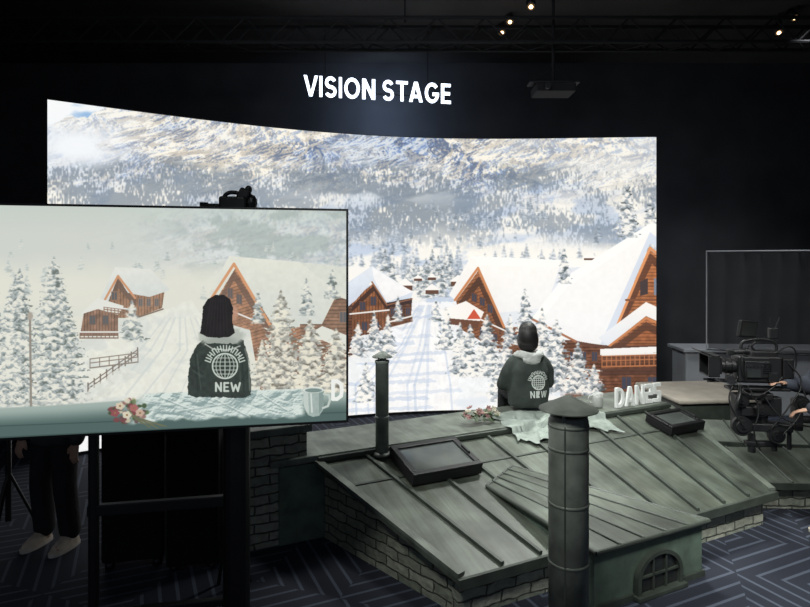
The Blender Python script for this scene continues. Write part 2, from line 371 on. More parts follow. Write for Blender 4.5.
def paint_led():
    c=Canvas(44,94,668,468,2.6); X,Y=c.X,c.Y; one=np.ones(X.shape+(3,),np.float32)
    cl=fb(X*.02,Y*.05,5)
    c.a[:]=mixc(C3((120,166,218))*one,C3((242,245,249)),ss(.34,.54,cl+.12*ss(130,60,X)))
    for (xs,ys,sl_,sd,hz,wd) in [(255,60,.42,3,.24,260),(440,52,.38,11,.24,280),(560,80,.5,19,.24,170),
        (95,114,.42,7,.34,120),(190,98,.55,23,.14,180),(335,86,.5,31,.12,190),(480,90,.5,37,.10,190),(570,100,.7,41,.14,120),
        (64,130,.6,43,.48,90),(245,112,.55,53,.07,160),(395,116,.55,61,.06,150),(520,122,.6,71,.10,130),(600,148,.5,73,.26,110),(655,150,.5,79,.3,80),
        (130,148,.45,83,.3,130),(310,146,.45,97,.08,150),(455,150,.45,101,.08,140)]:
        c.peak(xs,ys,sl_,sd,hz,wd)
    lg=fb(X*.010+20+Y*.01,Y*.02,3); c.a=mixc(c.a,c.a*C3((.82,.88,.98)),.8*ss(.50,.60,lg)*ss(120,128,Y))
    c.a=mixc(c.a,C3((255,247,230)),.25*ss(.48,.38,lg)*ss(120,128,Y))
    c.a=mixc(c.a,C3((234,239,246)),.35*ss(.52,.70,fb(X*.014+7,Y*.035,4))*ss(118,135,Y))
    hz=np.clip(1.1*np.exp(-(((X-78)/52)**2+((Y-146)/24)**2))*ss(.22,.5,fb(X*.035,Y*.055,4)+.12),0,1)
    c.a=mixc(c.a,C3((240,244,250)),hz)
    hz=.5*np.exp(-(((X-615)/60)**2+((Y-166)/16)**2)); c.a=mixc(c.a,C3((240,243,246)),hz)
    # snowy slopes speckled with forest
    fl=160+30*(fb(X*.012+5,Y*0,3)-.3)
    prof=.34+.50*np.exp(-((X-410)/70)**2)+.25*ss(380,200,X)
    dens=ss(-14,34,Y-fl)*(1-ss(224,262,Y))
    slope=mixc(C3((198,210,229))*one,C3((254,250,242)),ss(.40,.56,fb(X*.03+Y*.02,Y*.05,5)))
    c.a=mixc(c.a,slope,ss(0,46,Y-fl)*.85)
    cl2=fb(X*.024+3-Y*.014,Y*.055,4)
    sp=vn(X*.8,Y*.36+7)*.42+fb(X*.19,Y*.12,3)*.22+cl2*.8
    fm=ss(.64,.80,sp-.08+.26*prof*dens)*ss(.02,.4,dens)
    c.a=mixc(c.a,C3((112,126,142)),fm*(.52+.25*prof))
    c.a=mixc(c.a,C3((228,234,241)),.6*np.exp(-(((X-380)/80)**2+((Y-196)/9)**2))*ss(.4,.6,fb(X*.03,Y*.07+3,4)))
    vl=ss(224,254,Y+22*(fb(X*.025,Y*.05,3)-.5))
    sn=mixc(C3(SNB)*one,C3((254,250,243)),ss(.36,.5,fb(X*.03+Y*.02,Y*.08,5)))
    c.a=mixc(c.a,sn,vl*.9)
    rr=random.Random(5)
    cent=[(rr.uniform(345,655),rr.uniform(206,288),rr.uniform(8,26)) for _ in range(18)]
    for i in range(380):
        if rr.random()<.75:
            q_=rr.choice(cent); x=rr.gauss(q_[0],q_[2]); y=rr.gauss(q_[1],5)+.15*(x-q_[0])
        else: x,y=rr.gauss(430,36),rr.uniform(200,290)
        if y>296 or y<196: continue
        hh=(4+(y-190)*.10)*rr.uniform(.6,1.6)
        c.pine(x,y,hh,hh*.55,rr.uniform(.0,.4),(112,124,136),(232,234,237),seed=i,a=.65)
    b=blur(c.a,1); w_=1-ss(262,290,Y); c.a=mixc(c.a,b,w_*.9)
    for i in range(64):
        x=rr.gauss(436,28);y=rr.uniform(270,302); c.pine(x,y,rr.uniform(12,26),11,.3,(98,107,110),seed=i,a=.85)
    for (x,y,w) in [(405,290,15),(432,294,13),(458,286,14),(432,280,8),(590,262,12),(418,281,8)]:
        c.poly([(x-w/2,y),(x+w/2,y),(x+w/2,y-w*.4),(x-w/2,y-w*.4)],WOODD); c.poly([(x-w*.65,y-w*.3),(x,y-w*.8),(x+w*.65,y-w*.3)],SNOW)
    # ground and street with long blue shadows
    c.poly([(44,305),(668,300),(668,470),(44,470)],(240,242,246),1,.06,None,3)
    c.poly([(416,302),(440,302),(452,330),(466,470),(346,470),(350,400),(388,330)],(246,246,248),1,.05,None,2)
    for k in range(11):
        x0=419+1.7*k; x1=358+9.6*k+rr.uniform(-3,3)
        c.path([(x0,306),((x0*1.2+x1*.8)/2+rr.uniform(-3,3),345),(x1+rr.uniform(-3,3),385),(x1,420)],rr.uniform(1,2.8),rr.choice([(180,196,221),(192,206,228),(254,252,250)]),rr.uniform(.3,.55))
    for k in range(12):
        y=308+k*9+rr.uniform(-2,2); wd=14+(y-300)*.45; x0=rr.uniform(396,446)-.35*(y-305)
        c.poly([(x0-wd,y+3),(x0+wd*.9,y-2),(x0+wd,y+1.5),(x0-wd*.8,y+3+.03*(y-290))],(176,193,222),rr.uniform(.3,.5),0,None,1.6)
    # left chalet
    c.poly([(340,360),(345,300),(380,285),(412,300),(411,322),(392,326),(380,345)],WOODD,1,.35,(0,1,3))
    c.poly([(352,352),(352,300),(374,283),(388,305),(388,350)],WOOD,1,.3,(1,0,3),0,(96,66,54))
    c.poly([(385,303),(412,298),(412,303),(386,309)],(60,46,46)); c.poly([(352,306),(374,285),(387,306),(387,311),(374,291),(352,312)],(70,50,44))
    c.poly([(342,312),(348,282),(372,266),(413,292),(411,298),(386,303),(372,281),(356,300)],(228,234,243),1,.03,None,.3,(206,217,235))
    c.poly([(372,267),(413,292),(387,302),(374,279)],(246,246,248),1,.03,None,.3)
    c.line((372,282),(387,305),1.5,(150,102,74)); c.line((387,305),(412,299),1.3,(140,96,72))
    for x in (391,399,406): c.win(x,308,3.6,7,-.08)
    c.win(360,302,5,8); c.win(371,297,5,8); c.win(362,322,5,8); c.win(374,322,5,8)
    c.rail((350,320),(389,316),5,9,(112,76,58)); c.rail((389,327),(412,321),4,6,(112,76,58))
    c.poly([(350,348),(352,338),(396,328),(408,334),(380,352)],(238,240,245),1,.08,None,2)
    # middle chalets: straight pitched snow planes
    c.poly([(528,262),(592,260),(580,290),(556,314),(540,322)],(228,232,241)); c.poly([(536,260),(592,260),(589,267),(540,268)],(252,250,247))
    c.poly([(456,300),(478,271),(512,322),(540,330),(540,360),(500,352),(462,330)],WOOD,1,.28,(.3,1,3.4),0,(116,76,58))
    c.poly([(459,302),(479,276),(504,328),(500,334),(479,286),(462,308)],(76,54,46),.85)
    c.poly([(449,295),(471,256),(562,260),(540,327),(503,327),(478,271),(456,301)],SNOW,1,.015,None,0,(241,242,245))
    c.poly([(471,256),(562,260),(559,267),(480,265)],(255,254,251),.7)
    c.poly([(503,327),(497,313),(546,308),(540,327)],(222,229,240),.6,.02)
    c.path([(504,327),(478,268),(455,300)],2.4,(204,134,88)); c.path([(503,329),(541,329)],2.2,(104,72,58))
    for x,y in [(472,293),(480,297),(488,304)]: c.win(x,y,4.5,7.5,.4)
    c.rail((462,318),(506,338),6,12,(128,84,62)); c.rail((508,348),(541,356),5,8,(116,78,60))
    for x in (468,480,492): c.win(x,322+(x-468)*.45,5,7,.4)
    for x in (514,524,533): c.win(x,334+(x-514)*.2,4.5,8,.2)
    c.poly([(440,311),(466,301),(484,312),(480,321),(446,318)],(250,248,245)); c.poly([(446,318),(480,321),(478,328),(448,324)],(104,70,56)); c.poly([(467,319),(474,309),(481,319)],(206,84,60))
    # right chalet: long straight snow roof, steep orange gable cropped by the screen edge, lower pitched roof
    c.poly([(560,402),(562,340),(668,340),(668,402)],(116,76,58),1,.3,(0,1,3.4))
    c.poly([(606,345),(650,250),(668,264),(668,346)],LOG,1,.18,(0,1,3.4),0,(158,98,66))
    c.poly([(650,253),(612,336),(606,345),(614,345),(652,264),(668,277),(668,268)],(92,60,48),.85)
    c.poly([(532,318),(562,279),(668,212),(668,246),(650,232),(600,345),(577,341)],SNOW,1,.015,None,0,(244,245,248))
    c.poly([(562,279),(668,212),(668,221),(567,287),(541,320),(532,318)],(255,255,253),.8)
    c.poly([(600,345),(650,232),(668,246),(668,256),(650,243),(608,345)],(216,225,240))
    c.path([(609,345),(650,248),(668,262)],2.6,(228,152,100))
    c.poly([(640,282),(648,278),(648,294),(640,296)],(70,60,62)); c.poly([(654,278),(664,281),(664,296),(654,295)],(126,138,158)); c.line((659,278),(659,296),.8,(110,74,58)); c.line((626,300),(668,300),2.,(126,80,58))
    c.poly([(598,338),(646,302),(668,312),(668,326),(646,316),(608,346)],SNOW,1,.01,None,0,(228,234,244)); c.path([(608,347),(646,318),(668,328)],2.2,(204,132,86)); c.poly([(612,347),(646,322),(668,332),(668,340),(646,330),(622,348)],(84,58,48),.8)
    c.line((532,319),(577,342),2.2,(166,110,82)); c.line((577,343),(608,347),2.6,(98,66,54)); c.line((606,348),(668,346),2.6,(88,60,50))
    c.poly([(600,349),(668,346),(668,352),(600,355)],(248,247,248))
    c.rail((602,367),(668,365),11,14,(184,118,80)); c.rail((562,374),(602,378),6,9,(124,84,64)); c.poly([(600,369),(668,367),(668,374),(600,376)],(76,54,48),.7)
    for x in (570,581,592): c.win(x,352,5,9)
    for x in (622,648): c.win(x,377,9,12)
    # near trees and drifts
    c.pine(627,238,60,26,.45,seed=3); c.pine(650,224,30,16,.45,seed=8); c.pine(564,284,38,16,.35,seed=4)
    for (x,b,hh,w,s) in [(398,322,26,14,.42),(388,358,44,24,.5),(374,352,42,24,.48),(358,358,36,24,.5),(446,350,44,24,.5),(460,352,30,20,.48),(458,376,34,24,.52),(470,346,22,16,.48),(436,322,22,14,.42),(525,345,58,26,.38),(542,352,44,24,.42),(510,344,30,18,.42),(487,378,64,44,.5),(468,378,42,30,.55),(506,380,46,32,.46),(556,394,76,48,.42),(578,395,54,40,.46),(500,402,44,36,.52),(538,396,46,34,.5),(594,398,34,30,.55),(366,404,42,28,.55)]:
        c.pine(x,b,hh,w,s,seed=x)
    for i in range(30):
        x=rr.uniform(455,590); c.blob(x,rr.uniform(394,412),rr.uniform(5,10),rr.uniform(2,5),rr.choice([(246,245,245),(224,231,241)]),.8,.5,.6)
    g=blur(blur(c.a[::4,::4],6),6); g=np.repeat(np.repeat(g,4,0),4,1)[:c.Hh,:c.W]; c.a=c.a*.95+g*.07
    c.a=np.minimum(c.a*C3((1.0,.995,.98))+1,255)
    return c
def paint_tv():
    c=Canvas(-100,196,354,446,2.6); X,Y=c.X,c.Y; one=np.ones(X.shape+(3,),np.float32)
    c.a[:]=C3((212,218,216))
    for (xs,ys,sl_,sd,hz,wd) in [(250,150,.3,5,.64,260),(330,170,.45,9,.58,160),(180,190,.4,14,.70,160),(290,200,.4,27,.58,150)]:
        c.peak(xs,ys,sl_,sd,hz,wd,290,(230,233,226),(164,182,190))
    c.a=mixc(c.a,C3((214,218,215)),ss(230,90,X)*.95)
    c.a=mixc(c.a,C3((198,211,206)),ss(236,205,Y)*.6)
    sp=vn(X*.8,Y*.4)*.2+fb(X*.12,Y*.1,3)*.25+fb(X*.035,Y*.07,4)*1.0
    c.a=mixc(c.a,C3((160,175,174)),ss(.72,.92,sp+.18*np.exp(-((Y-242)/20)**2))*ss(120,230,X)*.6)
    c.a=mixc(c.a,C3((238,236,226))*one,ss(252,282,Y+10*(fb(X*.05,Y*.05,3)-.5)-6*ss(200,300,X))*.9)
    c.a=blur(c.a,2)
    rr=random.Random(2)
    DK=(94,104,101); LT=(244,241,232)
    for i in range(60):
        y=rr.uniform(248,300);x=rr.uniform(-90,345); hh=(6+(y-230)*.16)*rr.uniform(.7,1.3)
        c.pine(x,y,hh,hh*.7,.35,(156,166,163),(228,230,223),seed=i,a=.6)
    c.poly([(140,320),(190,300),(215,330),(205,400),(60,400),(80,350)],(243,242,235),1,.05,None,2)
    for k in range(8): c.path([(165+5*k,318),(140+12*k+rr.uniform(-4,4),350),(90+18*k,395)],rr.uniform(1,2.4),(198,208,213),.45)
    c.a=mixc(c.a,C3((206,216,220)),.45*ss(.48,.58,fb(X*.05,Y*.09+8,4))*ss(300,330,Y))
    c.poly([(103,300),(118,272),(165,288),(162,308),(135,318),(104,318)],(146,104,80),1,.3,(1,0,3))
    c.poly([(104,306),(118,279),(136,300),(134,306),(118,288),(106,308)],(92,70,62),.8)
    c.poly([(99,302),(115,267),(150,269),(170,290),(150,297),(128,293),(118,277),(108,302)],(240,241,237),1,.03,None,.3,(216,222,224))
    c.path([(102,305),(118,276),(135,298)],2.2,(210,142,100)); c.poly([(80,336),(84,312),(98,303),(118,308),(118,336)],(136,98,80),1,.3,(1,0,3))
    c.poly([(79,315),(98,298),(124,306),(118,315),(98,309)],(238,239,235))
    for x in (139,147,155): c.win(x,299,3.5,7,-.05,(140,108,92),(82,84,90))
    c.win(112,292,5,8,0,(140,100,80),(74,74,80)); c.rail((104,312),(136,316),5,9,(136,100,82)); c.win(90,316,5,8,0,(100,76,68),(74,74,80)); c.win(103,316,5,8,0,(100,76,68),(74,74,80))
    c.rail((80,338),(118,338),5,9,(120,92,80)); c.line((136,318),(163,309),1.4,(110,84,72))
    c.poly([(214,296),(233,262),(275,320),(348,325),(348,400),(262,400),(250,330),(222,322)],(182,122,88),1,.28,(.3,1,3.4),0,(136,96,78))
    c.poly([(217,302),(234,270),(272,330),(268,336),(234,280),(220,308)],(98,72,62),.8)
    c.poly([(209,294),(229,256),(300,262),(336,290),(322,324),(276,330),(236,267),(216,300)],(239,238,229),1,.03,None,.2,(217,222,219))
    c.poly([(300,262),(354,268),(354,300),(336,290)],(226,228,221),1,.04,None,1)
    c.path([(211,299),(234,264),(271,327)],2.8,(220,148,102)); c.win(228,288,4.5,9,.3,(120,84,70),(80,76,80)); c.win(237,294,4.5,9,.3,(120,84,70),(80,76,80)); c.rail((220,314),(258,330),7,9,(140,98,78))
    c.poly([(300,324),(322,324),(336,296),(354,302),(354,395),(296,395)],(140,102,82),1,.3,(0,1,3.6)); c.poly([(296,342),(322,326),(354,338),(354,354),(322,340)],(235,235,228))
    for x in (302,316,332): c.win(x,350,5,10,0,(140,106,90),(84,84,90))
    c.win(340,312,6,10,0,(140,106,90),(84,84,90))
    for (x,b,hh,w,s) in [(-70,400,120,60,.5),(-40,402,100,50,.5),(20,326,58,32,.42),(60,360,84,44,.44),(-6,406,110,60,.5),(16,408,134,74,.48),(54,406,150,80,.44),(132,342,42,32,.4),(306,316,38,20,.36),(332,300,32,18,.36),(258,324,34,16,.32)]:
        c.pine(x,b,hh,w,s,DK,LT,seed=x+50)
    for (x,b,hh,w,s) in [(281,396,106,68,.42),(310,398,80,60,.46),(262,388,48,30,.46),(336,400,72,56,.46)]:
        c.pine(x,b,hh,w,s,(112,104,92),(250,243,226),seed=x+50)
    c.line((30,318),(31,408),2.2,(140,132,124)); c.blob(30,316,3,4,(170,160,150))
    for i in range(9):
        x=88+i*6.2;y=392-i*4.4; c.line((x,y),(x,y-9),1.3,(112,98,92))
        if i<8: c.line((x,y-7),(x+6.2,y-11.4),1,(112,98,92)); c.line((x,y-3),(x+6.2,y-7.4),1,(112,98,92))
    c.rail((90,368),(138,362),9,5,(128,114,106),False)
    c.poly([(70,404),(120,366),(138,372),(96,406)],(236,236,230),.6,.1,None,3)
    c.a=mixc(c.a,C3((234,233,223)),.12+.10*np.exp(-(((X-170)/120)**2+((Y-330)/60)**2)))
    ly=np.interp(X[0],[-100,0,60,160,354],[410,404,401,394,388])[None,:]
    roofm=ss(-1,1,Y-ly-4)
    c.a=mixc(c.a,mixc(C3((168,184,180))*one,C3((84,106,104)),ss(5,24,Y-ly)),roofm)
    c.line((-100,430),(354,412),1.2,(62,80,78),.7); c.line((-100,443),(354,421),3,(58,76,74),.7)
    cm=ss(-1,1,Y-ly+1)*(1-ss(25,29,Y-ly+8*(fb(X*.06,Y*.02,3)-.5)))*ss(132,150,X+.4*(Y-400))*(1-ss(300,308,X))
    g=fb(X*.03+Y*.03,Y*.07-X*.02,5,.5,True); gy,gx=np.gradient(g); cs=np.clip(.6+20*(-gx-gy*1.2),0,1)
    c.a=mixc(c.a,mixc(C3((146,166,167))*one,C3((226,236,233)),cs),cm)
    for (p,q_) in (((160,398),(205,416)),((215,400),(250,418)),((262,396),(288,412)),((180,412),(230,404))): c.line(p,q_,1.4,(140,160,160),.5); c.line((p[0],p[1]-1.6),(q_[0],q_[1]-1.6),1.,(236,242,240),.6)
    # person seen from behind
    J=(56,64,61)
    c.poly([(188,395),(188,376),(191,356),(197,345),(207,337),(220,331),(233,333),(243,341),(248,356),(251,380),(251,395),(244,398),(196,397)],J,1,.2,None,1.)
    for (p,q_) in (((195,354),(198,392)),((242,352),(244,392)),((191,366),(203,374)),((248,370),(241,381)),((206,356),(199,366))): c.line(p,q_,1.3,(40,48,46),.55)
    for (p,q_) in (((197,354),(201,390)),((239,354),(241,390)),((192,370),(202,377))): c.line(p,q_,.9,(90,100,95),.5)
    c.blob(221,336,23,10,(188,193,186),1,.12,.25); c.blob(221,343,16,7,(156,164,158),.8,.4); c.poly([(201,351),(207,343),(237,344),(243,352),(230,351),(212,350)],J,1,.2,None,1)
    c.path([(205,344),(213,349),(229,350),(240,346)],1.2,(212,216,210),.8)
    c.path([(245,349),(249,362),(250,390)],2.,(150,158,152),.45)
    c.blob(232,313,6,8,(196,150,128),.9,.2)
    c.poly([(202,322),(203,307),(208,299),(215,295),(224,295),(230,299),(233,308),(232,320),(235,333),(229,337),(218,338),(207,337),(200,333)],(38,36,38),1,.12,None,.5)
    for i in range(7): c.path([(211+2.4*i,299),(208+3.1*i,318),(206+3.6*i,334)],.6,(62,58,60),.4)
    P=(206,215,208); cx0,cy0,R0=225,366,12.5
    c.path([(cx0+R0*math.cos(a),cy0+R0*math.sin(a)) for a in np.linspace(0,2*math.pi,50)],1.4,P)
    for rx in (5,9): c.path([(cx0+rx*math.cos(a),cy0+R0*math.sin(a)) for a in np.linspace(0,2*math.pi,40)],.8,P,.85)
    c.line((cx0,cy0-R0),(cx0,cy0+R0),.8,P)
    for dy in (-8,-4,0,4,8):
        w=math.sqrt(R0*R0-dy*dy); c.line((cx0-w,cy0+dy),(cx0+w,cy0+dy),.8,P,.85)
    for i in range(9):
        a=math.radians(200+i*17.5); ca,sa=math.cos(a),math.sin(a); r0,r1=R0+2.6,R0+8; tx,ty=-sa*1.5,ca*1.5; p=(cx0+r0*ca,cy0+r0*sa); q_=(cx0+r1*ca,cy0+r1*sa)
        c.line((p[0]-tx,p[1]-ty),(q_[0]-tx,q_[1]-ty),1.2,P); c.line((p[0]+tx,p[1]+ty),(q_[0]+tx,q_[1]+ty),1.2,P)
        m_=((p[0]+q_[0])/2,(p[1]+q_[1])/2) if i%2 else (q_ if i%4 else p); c.line((m_[0]-tx,m_[1]-ty),(m_[0]+tx,m_[1]+ty),1.,P)
    x,y=216,383
    c.path([(x,y+8),(x,y),(x+5,y+8),(x+5,y)],2,P); x+=8.3; c.path([(x+4,y),(x,y),(x,y+8),(x+4,y+8)],2,P); c.line((x,y+4),(x+3.5,y+4),1.6,P); x+=7
    c.path([(x,y),(x+2,y+8),(x+4.3,y+2),(x+6.6,y+8),(x+8.6,y)],1.9,P)
    for i in range(60):
        a=rr.uniform(0,6.28); r=rr.uniform(0,1)**.5; fx,fy=128+19*r*math.cos(a),411+12*r*math.sin(a)
        c.blob(fx,fy,rr.uniform(1.6,3.4),rr.uniform(1.4,2.6),rr.choice([(206,196,172),(150,112,108),(104,84,84),(96,116,82),(226,218,198),(120,134,100),(128,74,78),(70,88,62)]),.92,.35)
    for (fx,fy,cc) in ((120,406,(222,206,184)),(134,408,(176,108,110)),(127,415,(226,216,196)),(140,413,(206,176,160)),(115,413,(150,84,90))):
        for k in range(5): c.blob(fx+2.6*math.cos(k*1.257),fy+2.2*math.sin(k*1.257),2.1,1.8,cc,.95,.25)
        c.blob(fx,fy,1.1,1.,(150,120,80),1,.3)
    for i in range(7): c.line((132,416),(142+4*i,425+rr.uniform(-3,4)),1.2,(112,114,90))
    c.poly([(303,390),(304,408),(308,415),(313,417),(319,416),(323,410),(324,390)],(172,187,184),.97,.08,None,.3)
    c.poly([(303,390),(308,390),(309,414),(306,411),(304,406)],(206,216,213),.9); c.poly([(319,391),(324,391),(323,408),(319,414)],(136,154,152),.9); c.line((311,394),(312,412),1.6,(226,232,230),.9)
    c.blob(313.5,390,10.5,3,(228,234,231),1,.08); c.blob(313.5,390.4,8.6,2.1,(128,146,144),1,.1)
    c.path([(324,394),(329,395),(330,400),(328,406),(323,408)],2.2,(200,211,207))
    c.path([(333,399),(333,381),(337,381),(341,384),(342,390),(341,396),(337,399),(333,399)],3.8,(248,250,248))
    c.a=c.a*C3((.98,.985,.968))+6
    return c
def make_image(name,arr):
    h,w,_=arr.shape; im=bpy.data.images.new(name,w,h,alpha=False)
    px=np.ones((h,w,4),np.float32); px[...,:3]=np.clip(arr/255.,0,1)
    im.pixels.foreach_set(px.ravel()); im.update(); im.pack(); return im
def screenmat(name,im,strength,rough=.5):
    m=bpy.data.materials.new(name); m.use_nodes=True; nt=m.node_tree; b=nt.nodes['Principled BSDF']
    t=nt.nodes.new('ShaderNodeTexImage'); t.image=im; t.extension='EXTEND'
    b.inputs['Base Color'].default_value=(.01,.01,.01,1); b.inputs['Roughness'].default_value=rough
    b.inputs['Specular IOR Level'].default_value=.1
    nt.links.new(t.outputs['Color'],b.inputs['Emission Color']); b.inputs['Emission Strength'].default_value=strength
    return m

# ------------------------------------------------------------ room
def struct(o): o['kind']='structure'; return o
struct(box('floor',(0,5,-.05),(16,14,.1),M_carpet))
struct(box('wall_back',(0,10.05,2.8),(16,.1,5.6),M_wallm))
struct(box('wall_left',(-7.5,5,2.8),(.1,10,5.6),M_wallm))
struct(box('wall_right',(7.5,5,2.8),(.1,10,5.6),M_wallm))
struct(box('ceiling',(0,5,5.65),(16,10.2,.1),M_ceil))

# ------------------------------------------------------------ curved LED wall
cx_=np.array([-3.96,-3.16,-2.28,-1.18,-.07,1.09,2.4,3.6]); cy_=np.array([6.5,6.97,7.6,8.12,8.40,8.53,8.53,8.42])
pf=np.polyfit(cx_,cy_,4)
XS=np.linspace(-3.96,3.62,2000); YS=np.polyval(pf,XS)
SL=np.concatenate([[0],np.cumsum(np.hypot(np.diff(XS),np.diff(YS)))]); LT=SL[-1]
ZB,ZT=.04,4.0
cv=paint_led()
IW,IH=2000,980
s=(np.arange(IW)+.5)/IW*LT; wxp=np.interp(s,SL,XS); wyp=np.interp(s,SL,YS); z=ZB+(np.arange(IH)+.5)/IH*(ZT-ZB)
PX=(CX+F*wxp/wyp)[None,:]*np.ones((IH,1)); PY=CY-F*(z[:,None]-H)/wyp[None,:]
im=make_image('snow_village_feed',cv.sample(PX,PY))
led=empty('led_video_wall',(0,7.6,0),0,'huge curved LED video wall showing a sunny snow-covered mountain village','video wall')
def arcmesh(name,off0,off1,z0,z1,m,n=90,uvs=False,closed=True):
    bm=bmesh.new(); uvl=bm.loops.layers.uv.new('UVMap') if uvs else None
    ss_=np.linspace(0,LT,n+1); xs=np.interp(ss_,SL,XS); ys=np.interp(ss_,SL,YS)
    tx=np.gradient(xs);ty=np.gradient(ys);l=np.hypot(tx,ty);nx=-ty/l;ny=tx/l
    A=[];B=[]
    for i in range(n+1):
        A.append((bm.verts.new((xs[i]+nx[i]*off0,ys[i]+ny[i]*off0-7.6,z0)),bm.verts.new((xs[i]+nx[i]*off0,ys[i]+ny[i]*off0-7.6,z1))))
        if closed: B.append((bm.verts.new((xs[i]+nx[i]*off1,ys[i]+ny[i]*off1-7.6,z0)),bm.verts.new((xs[i]+nx[i]*off1,ys[i]+ny[i]*off1-7.6,z1))))
    for i in range(n):
        f=bm.faces.new((A[i][0],A[i+1][0],A[i+1][1],A[i][1]))
        if uvs:
            for lp,(u,v) in zip(f.loops,((i/n,0),((i+1)/n,0),((i+1)/n,1),(i/n,1))): lp[uvl].uv=(u,v)
        if closed:
            bm.faces.new((B[i][0],B[i][1],B[i+1][1],B[i+1][0])); bm.faces.new((A[i][0],B[i][0],B[i+1][0],A[i+1][0])); bm.faces.new((A[i][1],A[i+1][1],B[i+1][1],B[i][1]))
    if closed:
        for k in (0,n): bm.faces.new((A[k][0],A[k][1],B[k][1],B[k][0]))
    me=bpy.data.meshes.new(name)
    if closed: bmesh.ops.recalc_face_normals(bm,faces=bm.faces)
    bm.to_mesh(me); bm.free(); me.materials.append(m)
    for p in me.polygons: p.use_smooth=not closed
    o=bpy.data.objects.new(name,me); link(o,led); return o
arcmesh('screen',0,0,ZB,ZT,screenmat('led_picture',im,1.0),uvs=True,closed=False)
arcmesh('cabinet',.012,.16,0,ZT+.012,M_black)

# ------------------------------------------------------------ television on stand
tvr=Vector((-.32,3.30)); ang=math.atan2(.193,.981)
tv=empty('television',(tvr.x,tvr.y,0),ang,'very large flat television showing composited live footage, on black stand','television')
TW,TZ0,TZ1=2.13,1.297,2.499
ct=paint_tv()
IW,IH=1500,846
ux=-TW+(np.arange(IW)+.5)/IW*TW; wx=tvr.x+ux*math.cos(ang); wy=tvr.y+ux*math.sin(ang); z=TZ0+(np.arange(IH)+.5)/IH*(TZ1-TZ0)
PX=(CX+F*wx/wy)[None,:]*np.ones((IH,1)); PY=CY-F*(z[:,None]-H)/wy[None,:]
imt=make_image('composite_feed',ct.sample(PX,PY))
bm=bmesh.new(); uvl=bm.loops.layers.uv.new('UVMap'); e=.012
f=bm.faces.new([bm.verts.new(p) for p in ((-TW+e,0,TZ0+e),(-e,0,TZ0+e),(-e,0,TZ1-e),(-TW+e,0,TZ1-e))])
for lp,(x,_,zz) in zip(f.loops,[v.co for v in f.verts]): lp[uvl].uv=((x+TW)/TW,(zz-TZ0)/(TZ1-TZ0))
me=bpy.data.meshes.new('screen'); bm.to_mesh(me); bm.free(); me.materials.append(screenmat('tv_picture',imt,.88,.3)); link(bpy.data.objects.new('screen',me),tv)
bm=bmesh.new(); zc=(TZ0+TZ1)/2
for (c,s_) in [((-TW/2,.01,TZ1-e/2),(TW,.03,e)),((-TW/2,.01,TZ0+e/2),(TW,.03,e)),((-e/2,.01,zc),(e,.03,TZ1-TZ0-2*e)),((-TW+e/2,.01,zc),(e,.03,TZ1-TZ0-2*e))]: bm_box(bm,c,s_)
finish(bm,'bezel',M_black,tv)
box('back_housing',(-TW/2,.045,zc),(TW-.004,.035,TZ1-TZ0-.004),M_black,tv,.006)
stand=box('stand',(-TW/2,.12,1.9),(.9,.05,.45),M_blackm,tv,.01)
for x,w in ((-1.37,.055),(-.62,.15)):
    o=cyl('stand_column',(0,0,.03),(0,0,2.25),w/2,M_black,stand,seg=16); o.location=(x+TW/2,.03,-1.9)
for i,(x) in enumerate((-1.37,-.62)):
    o=box('stand_foot',(x+TW/2,.0,-1.87),(.09,.85,.06),M_black,stand,.01)
    for yy in (-.36,.36):
        o=lathe('caster',[(.02,0),(.035,.005),(.035,.02),(.02,.025)],M_black,stand,(x+TW/2,yy,-1.9))
o=box('cross_bar',(-1.0+TW/2,.03,-1.05),(.8,.04,.06),M_black,stand,.005)
o=box('cross_bar',(-1.0+TW/2,.03,-1.62),(.8,.04,.04),M_black,stand,.005)
cam2=empty('video_camera',(-1.16,3.95,0),ang,'black video camera on a tall stand poking above the television','camera')
bm=bmesh.new(); bm_box(bm,(.0,0,2.59),(.18,.1,.10),.015); bm_box(bm,(-.12,0,2.565),(.13,.08,.05),.012); bm_box(bm,(.07,0,2.655),(.08,.07,.08),.015,Matrix.Rotation(.5,3,'Y')); bm_ell(bm,(.12,0,2.60),(.04,.045,.06),sub=2); bm_ell(bm,(.10,0,2.69),(.025,.03,.03),sub=2)
finish(bm,'camera_body',M_black,cam2)
tube('top_handle',[(-.07,0,2.62),(-.04,0,2.66),(.0,0,2.67),(.05,0,2.66)],.014,M_black,cam2)
cyl('lens',(-.16,0,2.57),(-.21,0,2.565),.03,M_black,cam2,.035)
cyl('support_post',(0,0,.5),(0,0,2.56),.02,M_black,cam2)
for a in (.5,2.6,4.7): cyl('leg',(0,0,.7),(.12*math.cos(a),.12*math.sin(a),0),.012,M_black,cam2)
fc=empty('flight_case',(-1.98,4.35,0),ang,'tall black equipment case standing behind the television stand','equipment case')
box('case_body',(0,0,.66),(.42,.36,1.2),M_fabricb,fc,.02); box('case_lid',(0,0,1.3),(.44,.38,.08),M_fabricb,fc,.02)
for x in (-.16,.16):
    for y in (-.13,.13): lathe('caster',[(.02,0),(.035,.01),(.035,.05),(.02,.06)],M_black,fc,(x,y,0))
fc2=empty('equipment_rack',(-1.54,4.30,0),ang,'tall black rack case behind the television stand','equipment rack')
box('rack_body',(0,0,.7),(.36,.28,1.32),M_fabricb,fc2,.015)
for z_ in (.25,.5,.75,1.0): box('rack_panel',(0,-.145,z_),(.3,.012,.18),M_fabricb,fc2,.003)
for x in (-.13,.13):
    for y in (-.10,.10): lathe('caster',[(.02,0),(.03,.01),(.03,.03),(.02,.04)],M_black,fc2,(x,y,0))
ls=empty('light_stand',(-3.22,4.75,0),0,'thin black tripod light stand','light stand')
cyl('pole',(0,0,.1),(0,0,1.7),.022,M_blackm,ls)
